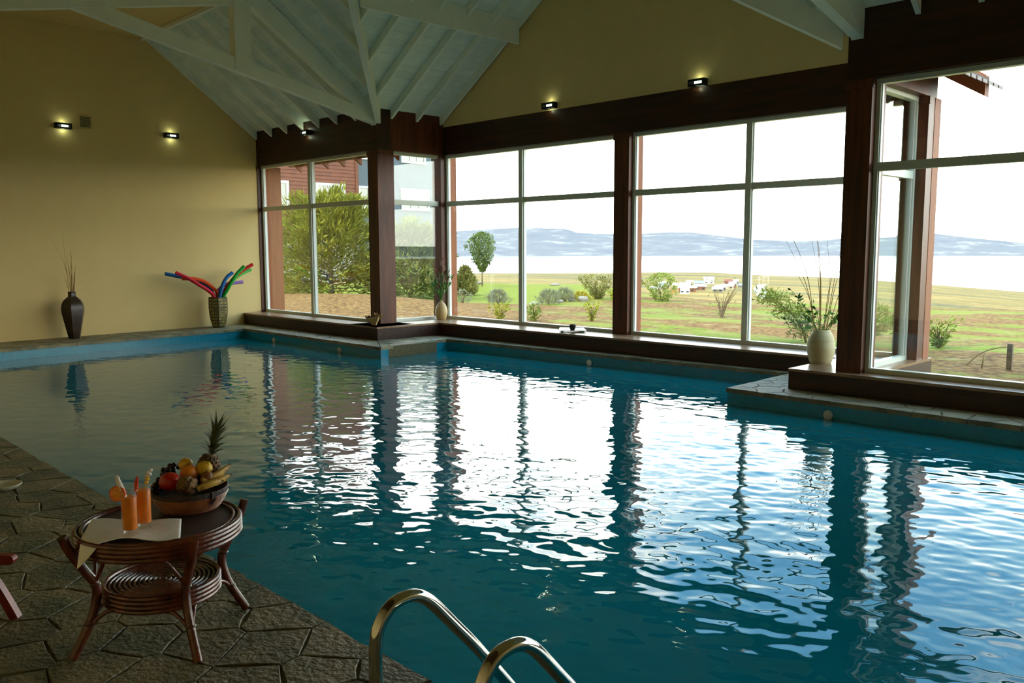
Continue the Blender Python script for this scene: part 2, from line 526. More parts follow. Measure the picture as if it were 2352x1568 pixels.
# water: a fine grid with real ripples
wx = np.arange(-16.0, 3.05, 0.022); wy = np.arange(1.84, 10.15, 0.022)
GX, GY = np.meshgrid(wx, wy)
gz = np.zeros_like(GX); wr = np.random.default_rng(5)
for k in range(110):
    lam = 0.075 * (8.0 ** (wr.random() ** 1.25)); th = wr.uniform(0, 2 * pi)
    if wr.random() < 0.45: th = radians(120) + wr.normal() * 0.6
    kk = 2 * pi / lam; slope = 0.0043 * min(1.0, (lam / 0.11) ** 0.6) * (1.0 if lam < 0.30 else 0.55)
    gz += slope / kk * np.sin(kk * (GX * cos(th) + GY * sin(th)) + wr.uniform(0, 2 * pi))
calm = 0.50 + 0.75 * np.clip((GX + 13.5) / 9.0, 0, 1)
calm *= 1.0 - 0.35 * np.exp(-((GY - 1.9) / 1.4) ** 2)
gz = -0.19 + gz * calm
def in_poly(poly, X, Y):
    s = np.zeros(X.shape, bool)
    for i in range(len(poly)):
        (x1, y1), (x2, y2) = poly[i], poly[i - 1]
        if y1 == y2: continue
        c = ((y1 > Y) != (y2 > Y)) & (X < (x2 - x1) * (Y - y1) / (y2 - y1) + x1)
        s ^= c
    return s
grow = [(p[0] + (-0.05 if p[0] < -15 else 0.03 if p[0] > 2 else 0), p[1]) for p in POOL]
ny, nx = GX.shape
cxg, cyg = (GX[:-1, :-1] + 0.011), (GY[:-1, :-1] + 0.011)
keep = in_poly(grow, cxg, cyg) | in_poly(grow, cxg, cyg - 0.04) | in_poly(grow, cxg, cyg + 0.04) | in_poly(grow, cxg - 0.04, cyg) | in_poly(grow, cxg + 0.04, cyg)
idx = np.arange(nx * ny).reshape(ny, nx)
F = np.stack([idx[:-1, :-1], idx[:-1, 1:], idx[1:, 1:], idx[1:, :-1]], -1)[keep]
used = np.zeros(nx * ny, bool); used[F.ravel()] = True
remap = np.cumsum(used) - 1
V = np.stack([GX.ravel(), GY.ravel(), gz.ravel()], -1)[used]
m_, wn_, wl_, wmx, wtr, wgl = sheet_mat('pool_water', 0.022, (0.22, 0.70, 0.74))
wdf = m_.node_tree.nodes.new('ShaderNodeBsdfDiffuse'); wdf.inputs[0].default_value = (0.0, 0.34, 0.42, 1)
wm2 = m_.node_tree.nodes.new('ShaderNodeMixShader'); wm2.inputs[0].default_value = 0.38
wl_.new(wtr.outputs[0], wm2.inputs[1]); wl_.new(wdf.outputs[0], wm2.inputs[2]); wl_.new(wm2.outputs[0], wmx.inputs[1])
np_mesh('water', V, remap[F], 'pool_water', pool, smooth=True)

# round white inlet covers in the tiled wall
def inlet(x, y, nx_, ny_, label):
    M_ = MB()
    prof = [(0.050, 0.0), (0.050, 0.010), (0.042, 0.018), (0.024, 0.026), (0.0, 0.028)]
    a = Vector((nx_, ny_, 0)); s = a.cross(Vector((0, 0, 1)))
    vs = []; n = 20
    for r, h in prof:
        for k in range(n):
            p = Vector((x, y, -0.150)) + a * h + (s * cos(2 * pi * k / n) + Vector((0, 0, 1)) * sin(2 * pi * k / n)) * r
            vs.append(p)
    fs = [(i * n + k, i * n + (k + 1) % n, (i + 1) * n + (k + 1) % n, (i + 1) * n + k) for i in range(len(prof) - 1) for k in range(n)]
    M_.add(vs, fs); ic = M_.build('inlet_cover', 'plastic_white', pool, smooth=True)
    MB().ring((x + a.x * 0.03, y + a.y * 0.03, -0.150), 0.016, 0.004, 16, 6).build('nozzle', 'plastic_white', ic, smooth=True)
pm('plastic_white', (214, 214, 204), rough=0.35)
inlet(-14.72, 8.125, 0, -1, 'round white pool inlet farthest left, near the end wall')
inlet(-12.43, 8.105, 0, -1, 'round white pool inlet left of the projecting pool corner')
inlet(-8.27, 9.865, 0, -1, 'round white pool inlet below the tray and cup')
inlet(-3.85, 8.488, 0, -1, 'round white pool inlet nearest on the right')

# ------------------------------------------------------------------ walls
wl_m = MB()
ys = [(-1.15, 4.2), (-1.15, 0), (9.35, 0), (9.35, 3.9)]
y_top = [(9.35, zmain(9.35) + 0.0), (7.0, zmain(7.0)), (FLAT_Y, FLAT_Z + 0.2), (1.5, FLAT_Z + 0.2), (-1.15, 4.0)]
prof = [(-1.15, -0.3), (9.35, -0.3)] + y_top
n_ = len(prof)
vs = [(wall_x(y), y, z) for y, z in prof] + [(wall_x(y) - 0.25, y, z) for y, z in prof]
fs = [tuple(range(n_)), tuple(reversed(range(n_, 2 * n_)))] + [(i, n_ + i, n_ + (i + 1) % n_, (i + 1) % n_) for i in range(n_)]
wl_m.add(vs, fs)
wl_m.build('wall_left', 'cream_wall', base=(-16.7, 4, -0.3), kind='structure')
MB().box(-17.2, X_R + 0.2, Y_B - 0.2, Y_B, -0.3, 4.3).build('wall_back', 'cream_wall', kind='structure')
MB().box(X_R, X_R + 0.2, Y_B, 9.35, -0.3, 5.8).build('wall_right', 'cream_wall', kind='structure')
# cream gable above the bay header
g_ = MB()
gp = [(-12.55, 3.88), (-4.0, 3.88), (-4.0, 3.95), (-4.25, 4.075), (RIDGE_X, zbayr(RIDGE_X) + 0.02), (-12.55, 4.075)]
n_ = len(gp)
g_.add([(x, 10.6, z) for x, z in gp] + [(x, 10.85, z) for x, z in gp],
       [tuple(reversed(range(n_)))[::-1], tuple(reversed(range(n_, 2 * n_)))] + [(i, n_ + i, n_ + (i + 1) % n_, (i + 1) % n_) for i in range(n_)])
g_.build('wall_gable', 'cream_wall', kind='structure')

# headers, columns and sills in dark stained wood
MB().box(-17.0, -12.55, 9.07, 9.36, WIN_T, 4.12).build('trim_1', 'dark_wood_long', kind='structure')
MB().box(-12.86, -12.551, 9.36, 10.6, WIN_T, 4.10).build('trim_2', 'dark_wood', kind='structure')
MB().box(-12.86, -3.75, 10.59, 10.88, WIN_T, 3.88).build('trim_3', 'dark_wood_long', kind='structure')
MB().box(-4.05, -3.75, 9.36, 10.59, WIN_T, 4.10).build('trim_4', 'dark_wood', kind='structure')
MB().box(-4.05, X_R, 9.07, 9.36, WIN_T, 4.13).build('trim_5', 'dark_wood_long', kind='structure')


def column(x0, x1, y0, y1, label, m='dark_wood', outer=None):
    t = thing('column', label, 'column', ((x0 + x1) / 2, (y0 + y1) / 2, WIN_B))
    h = (x1 - x0); 
    if outer: MB().box(x0 - .004, x1 + .004, outer, y1 + .004, WIN_B + .001, WIN_T - .001).build('outer_casing', 'outer_wood', t); y1 = outer
    MB().box(x0, x1, y0, y1, WIN_B, WIN_T).build('post', m, t)
    MB().box(x0 - 0.012, x1 + 0.012, y0 - 0.012, y0 + 0.03, WIN_T - 0.09, WIN_T - 0.001).build('cap_strip', m, t)
    return t


column(-12.85, -12.55, 9.07, 9.43, 'dark reddish wooden column at the left corner of the window bay')
column(-4.05, -3.775, 9.07, 9.43, 'thick dark column standing right of the large cream vase')
column(-8.41, -8.12, 10.60, 10.95, 'dark wooden post between the two lake windows of the bay', outer=10.79)
column(-12.86, -12.60, 10.58, 10.96, 'dark wooden corner post behind the small cream vase', outer=10.79)
column(-4.02, -3.74, 10.60, 10.98, 'reddish outer corner post seen through the right window', outer=10.79)
column(0.20, 0.48, 9.07, 9.40, 'dark wooden post in the window wall, right of the frame')
column(-17.02, -16.915, 9.07, 9.62, 'narrow brown post between cream wall and left window', outer=9.25)

def sill(name, poly, h0=0.0):
    o = MB().prism(poly, h0, WIN_B - 0.03).build(name, 'dark_wood_long', kind='structure')
    c = [sum(p[0] for p in poly) / len(poly), sum(p[1] for p in poly) / len(poly)]
    MB().prism([(c[0] + (p[0] - c[0]) * 1.0, p[1] - (0.012 if p[1] < c[1] else 0)) for p in poly], WIN_B - 0.03, WIN_B).build('sill_board', 'sill_wood', o)
    return o
sill('trim_6', [(-16.93, 8.64), (-12.081, 8.66), (-12.081, 9.5), (-16.95, 9.5)])
sill('trim_7', [(-12.08, 8.66), (-12.0, 9.99), (-12.95, 9.99), (-12.95, 8.66)])
sill('trim_8', [(-12.95, 9.992), (-12.0, 9.992), (-4.53, 10.2), (-4.53, 11.0), (-12.95, 11.0)])
sill('trim_9', [(-4.528, 8.92), (-3.7, 8.925), (-3.7, 11.0), (-4.528, 11.0)])
sill('trim_10', [(-3.698, 8.925), (X_R, 8.96), (X_R, 9.5), (-3.698, 9.5)])

# ------------------------------------------------------------------ windows
TR0, TR1 = 2.405, 2.495
WINC = [0]


def window(p, q, mull=(), name=None):
    """aluminium window between plan points p, q (sash lines at the fractions in mull)"""
    WINC[0] += 1
    p, q = Vector(p + (0,)), Vector(q + (0,)); d = (q - p); L = d.length; d.normalize(); nn = Vector((-d.y, d.x, 0))
    def at(s, z, off=0.0): return p + d * s + nn * off + Vector((0, 0, z))
    def piece(nm, s0, s1, z0, z1, dep, parent, mt='aluminium', bevel=0.0):
        b = [at(s0, z0, -dep / 2), at(s1, z0, -dep / 2), at(s1, z0, dep / 2), at(s0, z0, dep / 2)]
        t = [at(s0, z1, -dep / 2), at(s1, z1, -dep / 2), at(s1, z1, dep / 2), at(s0, z1, dep / 2)]
        return MB().hull8(b, t).build(nm, mt, parent)
    w = bpy.data.objects.new('window_%d' % WINC[0], None); COL.objects.link(w)
    c = (p + q) / 2; w.location = (c.x, c.y, WIN_B); w['kind'] = 'structure'; ROOT[w.name] = Vector(w.location)
    fr = 0.045
    cuts = [0.0] + [m * L for m in mull] + [L]
    piece('bottom_rail', 0, L, WIN_B, WIN_B + 0.055, 0.09, w)
    piece('top_rail', 0, L, WIN_T - 0.05, WIN_T, 0.09, w)
    piece('stile', 0, fr, WIN_B + 0.055, WIN_T - 0.05, 0.085, w)
    piece('stile', L - fr, L, WIN_B + 0.055, WIN_T - 0.05, 0.085, w)
    for m in mull: piece('mullion', m * L - 0.045, m * L + 0.045, WIN_B + 0.055, WIN_T - 0.05, 0.11, w)
    for a, b in zip(cuts[:-1], cuts[1:]):
        a2 = a + (fr if a == 0 else 0.045); b2 = b - (fr if b == L else 0.045)
        piece('transom', a2, b2, TR0, TR1, 0.075, w)
        for z0, z1 in ((WIN_B + 0.055, TR0), (TR1, WIN_T - 0.05)):
            piece('pane', a2 + 0.001, b2 - 0.001, z0 + 0.001, z1 - 0.001, 0.014, w, 'window_glass')
            for (s0, s1, y0, y1) in ((a2, a2 + 0.012, z0, z1), (b2 - 0.012, b2, z0, z1)):
                piece('bead', s0, s1, y0, y1, 0.045, w, 'bead')
        # sliding track lying on the sill in front of the lower sash
        piece('track', a + 0.12, b - 0.12, WIN_B + 0.001, WIN_B + 0.012, 0.03, w, 'track').location.z = 0
    return w


pm('bead', (226, 228, 222), rough=0.4)
pm('track', (214, 216, 208), rough=0.35, metal=0.3)
window((-16.915, 9.20), (-12.85, 9.20), (0.478,))
window((-12.70, 9.43), (-12.70, 10.66))
window((-12.60, 10.74), (-8.41, 10.74), (0.486,))
window((-8.12, 10.74), (-4.02, 10.74), (0.488,))
window((-3.90, 10.60), (-3.90, 9.43))
window((-3.775, 9.22), (0.20, 9.22), (0.5,))
window((0.48, 9.22), (X_R, 9.22), (0.5,))

# ------------------------------------------------------------------ roof, boarding, rafters
rf = MB()
T = 0.10
def roofquad(a, b, c, d):
    up = Vector((0, 0, T))
    rf.hull8([Vector(p) + Vector((0, 0, 0.012)) for p in (a, b, c, d)], [Vector(p) + up for p in (a, b, c, d)])
yE = 10.02
roofquad((-17.2, yE, zmain(yE)), (-12.56, yE, zmain(yE)), (-12.56, 9.05, zmain(9.05)), (-17.2, 9.05, zmain(9.05)))
roofquad((-17.2, 9.05, zmain(9.05)), (val_l(9.05), 9.05, zmain(9.05)), (val_l(6.4), 6.4, zmain(6.4)), (-17.2, 6.4, zmain(6.4)))
yv = val_y(RIDGE_X); zr = zbayl(RIDGE_X)
roofquad((-12.55, 9.07, zbayl(-12.55)), (RIDGE_X, yv, zr), (RIDGE_X, 11.45, zr), (-12.55, 11.45, zbayl(-12.55)))
roofquad((-13.15, 10.03, zbayl(-13.15)), (-12.55, 9.07, zbayl(-12.55)), (-12.55, 11.45, zbayl(-12.55)), (-13.15, 11.45, zbayl(-13.15)))
roofquad((RIDGE_X, yv, zr), (-4.25, 9.07, zbayr(-4.25)), (-4.25, 11.45, zbayr(-4.25)), (RIDGE_X, 11.45, zr))
roofquad((-4.25, 9.07, zbayr(-4.25)), (-3.36, 9.6, zbayr(-3.36)), (-3.36, 11.45, zbayr(-3.36)), (-4.25, 11.45, zbayr(-4.25)))
roofquad((val_r(9.05), 9.05, zmain(9.05)), (X_R + 0.2, 9.05, zmain(9.05)), (X_R + 0.2, 6.4, zmain(6.4)), (val_r(6.4), 6.4, zmain(6.4)))
roofquad((-4.0, 9.42, zmain(9.42)), (X_R + 0.2, 9.42, zmain(9.42)), (X_R + 0.2, 9.05, zmain(9.05)), (-4.0, 9.05, zmain(9.05)))
rf.box(-17.2, X_R + 0.2, 1.2, FLAT_Y, FLAT_Z + 0.02, FLAT_Z + 0.12)
rf.hull8([(-17.2, Y_B - 0.2, 3.8), (X_R + 0.2, Y_B - 0.2, 3.8), (X_R + 0.2, 1.6, 5.66), (-17.2, 1.6, 5.66)],
         [(-17.2, Y_B - 0.2, 3.9), (X_R + 0.2, Y_B - 0.2, 3.9), (X_R + 0.2, 1.6, 5.76), (-17.2, 1.6, 5.76)])
# close the void above the flat ceiling under the bay ridge
rf.add([(val_l(FLAT_Y) - 0.3, FLAT_Y, FLAT_Z + 0.02), (val_r(FLAT_Y) + 0.3, FLAT_Y, FLAT_Z + 0.02), (RIDGE_X, FLAT_Y, zr + 0.1)], [(0, 1, 2)])
ceil = rf.build('ceiling', 'eave_board', base=(-8, 6, 3.5), kind='structure')
MB().box(-17.0, X_R, 1.6, FLAT_Y, FLAT_Z, FLAT_Z + 0.018).build('flat_panel', 'cream_wall', ceil)


def strip(nm, mt, a, b, c, d, th=0.012):
    """thin board with underside a b c d"""
    up = Vector((0, 0, th))
    MB().hull8([Vector(p) for p in (a, b, c, d)], [Vector(p) + up for p in (a, b, c, d)]).build(nm, mt, ceil)


gap = 0.005
st = 0.125
y = 9.06
while y > FLAT_Y + 0.02:
    y0, y1 = y, max(y - st, FLAT_Y) + gap
    z0, z1 = zmain(y0), zmain(y1)
    strip('ceiling_board', 'white_board', (wall_x(y0) - 0.02, y0, z0), (val_l(y0), y0, z0), (val_l(y1), y1, z1), (wall_x(y1) - 0.02, y1, z1))
    strip('ceiling_board', 'white_board', (val_r(y0), y0, z0), (X_R, y0, z0), (X_R, y1, z1), (val_r(y1), y1, z1))
    y -= st
x = -12.55; st = 0.13
while x < RIDGE_X - 0.01:
    x0, x1 = x, min(x + st, RIDGE_X) - gap
    a, b = max(val_y(x0), FLAT_Y), max(val_y(x1), FLAT_Y)
    strip('ceiling_board', 'white_board', (x0, a, zbayl(x0)), (x1, b, zbayl(x1)), (x1, 10.6, zbayl(x1)), (x0, 10.6, zbayl(x0)))
    x += st
x = -4.25
while x > RIDGE_X + 0.01:
    x0, x1 = x, max(x - st, RIDGE_X) + gap
    a, b = max(val_y(x0), FLAT_Y), max(val_y(x1), FLAT_Y)
    strip('ceiling_board', 'white_board', (x1, b, zbayr(x1)), (x0, a, zbayr(x0)), (x0, 10.6, zbayr(x0)), (x1, 10.6, zbayr(x1)))
    x -= st

RD, RW = 0.165, 0.05


def rafter_y(x, y0, y1, nm='rafter', dep=RD, w=RW):
    MB().hull8([(x - w / 2, y1, zmain(y1) - dep), (x + w / 2, y1, zmain(y1) - dep), (x + w / 2, y0, zmain(y0) - dep), (x - w / 2, y0, zmain(y0) - dep)],
               [(x - w / 2, y1, zmain(y1)), (x + w / 2, y1, zmain(y1)), (x + w / 2, y0, zmain(y0)), (x - w / 2, y0, zmain(y0))]).build(nm, 'white_paint', ceil)


def rafter_x(y, x0, x1, f, nm='rafter', dep=0.155, w=RW):
    MB().hull8([(x0, y - w / 2, f(x0) - dep), (x1, y - w / 2, f(x1) - dep), (x1, y + w / 2, f(x1) - dep), (x0, y + w / 2, f(x0) - dep)],
               [(x0, y - w / 2, f(x0)), (x1, y - w / 2, f(x1)), (x1, y + w / 2, f(x1)), (x0, y + w / 2, f(x0))]).build(nm, 'white_paint', ceil)


for x in (-16.236, -15.617, -15.004, -14.42, -13.80, -13.18): rafter_y(x, FLAT_Y, 9.06)
MB().hull8([(-16.915, 9.06, zmain(9.06) - RD), (-16.85, 9.06, zmain(9.06) - RD), (wall_x(FLAT_Y) + .055, FLAT_Y, zmain(FLAT_Y) - RD), (wall_x(FLAT_Y) - .01, FLAT_Y, zmain(FLAT_Y) - RD)],
           [(-16.915, 9.06, zmain(9.06)), (-16.85, 9.06, zmain(9.06)), (wall_x(FLAT_Y) + .055, FLAT_Y, zmain(FLAT_Y)), (wall_x(FLAT_Y) - .01, FLAT_Y, zmain(FLAT_Y))]).build('rafter', 'white_paint', ceil)
for x in (-12.1, -11.5, -10.9, -10.3): rafter_y(x, FLAT_Y, val_y(x))
for x in (-6.6, -6.0, -5.4, -4.8, -4.4): rafter_y(x, FLAT_Y, min(9.05, val_y(x)))
x = -3.345
while x < X_R: rafter_y(x, FLAT_Y, 9.06); x += 0.58
for y in (10.545, 9.975, 9.40): rafter_x(y, -12.55, RIDGE_X, zbayl); rafter_x(y, RIDGE_X, -4.25, zbayr)
for y in (8.82, 8.24, 7.66, 7.08):
    rafter_x(y, val_l(y), RIDGE_X, zbayl); rafter_x(y, RIDGE_X, val_r(y), zbayr)


def valley(x0, y0, x1, y1, f, label):
    d = Vector((x1 - x0, y1 - y0, 0)).normalized(); s = Vector((-d.y, d.x, 0)) * 0.045
    def c(x, y, z): return Vector((x, y, z))
    b0, b1 = c(x0, y0, f(x0) - 0.29), c(x1, y1, f(x1) - 0.29)
    t0, t1 = c(x0, y0, f(x0) - 0.02), c(x1, y1, f(x1) - 0.02)
    MB().hull8([b0 - s, b1 - s, b1 + s, b0 + s], [t0 - s, t1 - s, t1 + s, t0 + s]).build('valley_rafter', 'white_paint', ceil)
valley(-12.52, 9.08, val_l(FLAT_Y), FLAT_Y, zbayl, 'white valley rafter rising from the left bay column')
valley(-4.12, 9.06, val_r(FLAT_Y), FLAT_Y, zbayr, 'white valley rafter rising from the right column')

# hung purlin boards
def purlin(label, pts, nm='purlin'):
    return MB().box(*pts).build('purlin', 'white_paint', ceil)
purlin('white purlin board hanging under the bay rafters on the left', (-10.52, -10.48, 7.35, 10.58, 5.07, 5.45))
purlin('white purlin board hanging under the bay rafters on the right', (-6.60, -6.56, 7.35, 10.58, 5.07, 5.52))
purlin('long white edge board where rafters meet the flat ceiling', (-16.7, 4.3, 6.62, 6.68, 5.535, 5.806))


def truss(x0, x1, label):
    t = thing('roof_truss', label, 'truss', ((x0 + x1) / 2, 4.1, 3.74))
    yc = 4.12
    def mir(y, s): return y if s > 0 else 2 * yc - y
    for s in (1, -1):
        def P(y, z): return (mir(y, s), z)
        def slab(nm, prof, a=x0, b=x1):
            n = len(prof)
            vs = [(a,) + P(*p) for p in prof] + [(b,) + P(*p) for p in prof]
            fs = [tuple(range(n)), tuple(reversed(range(n, 2 * n)))] + [(i, n + i, n + (i + 1) % n, (i + 1) % n) for i in range(n)]
            if s > 0: fs = [tuple(reversed(f)) for f in fs]
            MB().add(vs, fs).build(nm, 'white_paint', t)
        # top chord (deep, follows the roof), scissor chord and strut
        slab('top_chord', [(9.07, 3.78), (9.07, 4.07), (FLAT_Y + 0.02, zmain(FLAT_Y) - 0.03), (FLAT_Y + 0.02, 5.405)] if s > 0 else
             [(9.07, 3.78), (9.07, 4.07), (7.0, 5.5), (7.0, 5.18)])
        lo = lambda y: 3.786 + 0.2125 * (9.12 - y)
        slab('scissor_chord', [(9.05, lo(9.05)), (1.62, lo(1.62)), (1.62, lo(1.62) + 0.205), (9.05, lo(9.05) + 0.205)], x0 + (0.0 if s > 0 else 0.011), x1 - (0.011 if s > 0 else 0.0))
        slab('strut', [(6.44, lo(6.44) + 0.01), (6.72, lo(6.72) + 0.01), (6.72, 5.38), (6.44, 5.60)], x0 - 0.03, x1 + 0.012)
    MB().box(x0 - 0.02, x1 + 0.02, yc - 0.14, yc + 0.14, lo(yc) + 0.06, FLAT_Z).build('king_post', 'white_paint', t)
truss(-12.70, -12.57, 'white scissor truss spanning to the left bay column')
truss(-4.02, -3.89, 'white scissor truss above the right column')

# eaves seen through the windows
def tail(x):
    MB().hull8([(x - .03, 9.37, zmain(9.37) - .12), (x + .03, 9.37, zmain(9.37) - .12), (x + .03, 10.02, zmain(10.02) - .12), (x - .03, 10.02, zmain(10.02) - .12)],
               [(x - .03, 9.37, zmain(9.37)), (x + .03, 9.37, zmain(9.37)), (x + .03, 10.02, zmain(10.02)), (x - .03, 10.02, zmain(10.02))]).build('rafter_tail', 'outer_wood', ceil)
for x in (-16.7, -16.236, -15.617, -15.004, -14.42, -13.80, -13.18): tail(x)
# verge of the bay roof seen at the top right: soffit board, tile edge
MB().hull8([(-3.36, 11.30, zbayr(-3.36) - .13), (-3.36, 11.45, zbayr(-3.36) - .13), (-8.5, 11.45, zbayr(-8.5) - .13), (-8.5, 11.30, zbayr(-8.5) - .13)],
           [(-3.36, 11.30, zbayr(-3.36) + .12), (-3.36, 11.45, zbayr(-3.36) + .12), (-8.5, 11.45, zbayr(-8.5) + .12), (-8.5, 11.30, zbayr(-8.5) + .12)]).build('verge_board', 'outer_wood', ceil)
for k in range(9):
    y = 9.75 + k * 0.2
    MB().hull8([(-3.44, y, zbayr(-3.44) + .03), (-3.22, y, zbayr(-3.22) + .03), (-3.22, y + .15, zbayr(-3.22) + .03), (-3.44, y + .15, zbayr(-3.44) + .03)],
               [(-3.44, y, zbayr(-3.44) + .07), (-3.22, y, zbayr(-3.22) + .07), (-3.22, y + .15, zbayr(-3.22) + .07), (-3.44, y + .15, zbayr(-3.44) + .07)]).build('roof_tile', 'roof_metal', ceil)

# ------------------------------------------------------------------ wall lamps and ventilation grille
pm('lamp_black', (20, 20, 20), rough=0.35)
pm('lamp_lens', (255, 255, 235), emit=(225, 255, 225), estr=5.0)


def wall_lamp(p, d, label):
    """small black box lamp at p on a wall whose inward normal is d"""
    t = thing('wall_lamp', label, 'lamp', tuple(p), 'black wall lamps along the walls')
    p = Vector(p); d = Vector(d).normalized(); s = d.cross(Vector((0, 0, 1)))
    W, H, Dp = 0.135, 0.05, 0.10
    def bx(s0, s1, d0, d1, z0, z1, nm, m):
        b = [p + s * s0 + d * d0 + Vector((0, 0, z0)), p + s * s1 + d * d0 + Vector((0, 0, z0)), p + s * s1 + d * d1 + Vector((0, 0, z0)), p + s * s0 + d * d1 + Vector((0, 0, z0))]
        return MB().hull8(b, [q + Vector((0, 0, z1 - z0)) for q in b]).build(nm, m, t)
    bx(-W, W, 0.001, 0.014, -H, H, 'back_plate', 'lamp_black')
    bx(-W, -W + 0.03, 0.014, Dp, -H, H, 'end_cap', 'lamp_black')
    bx(W - 0.03, W, 0.014, Dp, -H, H, 'end_cap', 'lamp_black')
    bx(-W + 0.03, W - 0.03, Dp - 0.012, Dp, H - 0.035, H, 'front_bar', 'lamp_black')
    bx(-W + 0.03, W - 0.03, Dp - 0.012, Dp, -H, -H + 0.03, 'front_bar', 'lamp_black')
    bx(-W + 0.06, W * 0.25, Dp - 0.03, Dp - 0.013, -H + 0.012, H - 0.03, 'lens', 'lamp_lens')
    for z in (H + 0.03, -H - 0.03):
        L = bpy.data.lights.new('lamp_glow', 'POINT'); L.energy = 0.22; L.shadow_soft_size = 0.02; L.color = (0.86, 1.0, 0.62)
        o = bpy.data.objects.new('lamp_glow', L); COL.objects.link(o); o.parent = t
        o.location = d * 0.06 + Vector((0, 0, z))
nw = (1, 0.0643, 0)
wall_lamp((wall_x(5.16), 5.16, 3.80), nw, 'black wall lamp on the cream wall, left of the grille')
wall_lamp((wall_x(7.17), 7.17, 3.82), nw, 'black wall lamp on the cream wall, above the noodles')
wall_lamp((-14.86, 9.07, 3.86), (0, -1, 0), 'black wall lamp on the dark header above the left window')
wall_lamp((-9.75, 10.6, 3.95), (0, -1, 0), 'black wall lamp under the gable, left of two there')
wall_lamp((-6.88, 10.6, 3.93), (0, -1, 0), 'black wall lamp under the gable, right of two there')

pm('grille_frame', (196, 176, 122), rough=0.7)
pm('grille_dark', (58, 50, 38), rough=0.8)
gr = thing('vent_grille', 'square ventilation grille in the cream wall between two lamps', 'grille', (wall_x(5.56), 5.56, 3.80))
gx = wall_x(5.56)
MB().box(gx + 0.002, gx + 0.008, 5.47, 5.65, 3.825, 4.005).build('back_plate', 'grille_dark', gr)
for (a, b, c, d) in ((5.445, 5.47, 3.80, 4.03), (5.65, 5.675, 3.80, 4.03), (5.47, 5.65, 3.80, 3.825), (5.47, 5.65, 4.005, 4.03)):
    MB().box(gx - 0.004, gx + 0.022, a, b, c, d).build('frame', 'grille_frame', gr)
for k in range(9):
    z = 3.837 + k * 0.0185
    MB().box(gx + 0.009, gx + 0.016, 5.47, 5.65, z, z + 0.007).build('slat', 'grille_frame', gr)
# ------------------------------------------------------------------ outdoors: ground, lake, mountains
S_AZ = [(-75, .0290), (-49.2, .0292), (-44.5, .0295), (-38.7, .0294), (-35.8, .0285), (-32.0, .0284), (-29.3, .0310), (-23.7, .0338), (-14.0, .0456), (2, .050), (25, .016), (45, .012), (130, .012)]
AZ_ = np.array([a for a, _ in S_AZ]); SS_ = np.array([s for _, s in S_AZ])
EDGE = np.array([(-75, 44), (-49, 44), (-40, 42), (-34, 30), (-30, 27), (-14, 26), (60, 26)], dtype=float)


def ground_z(X, Y):
    d = np.hypot(X, Y); az = np.degrees(np.arctan2(X, Y))
    s = np.interp(az, AZ_, SS_); R = np.interp(az, EDGE[:, 0], EDGE[:, 1])
    b = (13.8 - 1500 * s) / 1500
    plain = -12.2 + b * d
    t = np.clip((d - R) / 75.0, 0, 1); t = t * t * (3 - 2 * t)
    near = -0.2 + 0.04 * np.sin(X * 0.7 + 1) * np.cos(Y * 0.6) - 0.03 * np.maximum(0, d - 14) * 0.08
    # raised earth bank in front of the conifers
    near = near + 0.35 * np.exp(-((X + 24) / 7.0) ** 2 - ((Y - 15.5) / 2.2) ** 2)
    return near * (1 - t) + plain * t


rr = np.concatenate([np.linspace(3, 60, 115), np.geomspace(61, 1500, 70)])
aa = np.radians(np.concatenate([np.linspace(-85, 25, 200), np.linspace(27, 130, 60)]))
RR, AA = np.meshgrid(rr, aa)
TX, TY = RR * np.sin(AA), RR * np.cos(AA)
TZ = ground_z(TX, TY)
roomy = (TX > -17.3) & (TX < 4.8) & (TY < 9.6)
TZ = np.where(roomy, -2.2, TZ)
TZ = np.where((TX > -12.9) & (TX < -3.7) & (TY < 11.0), -2.2, TZ)
ny, nx = TX.shape
ii = np.arange(nx * ny).reshape(ny, nx)
TF = np.stack([ii[:-1, :-1], ii[:-1, 1:], ii[1:, 1:], ii[1:, :-1]], -1).reshape(-1, 4)[:, ::-1]


LIN = lin


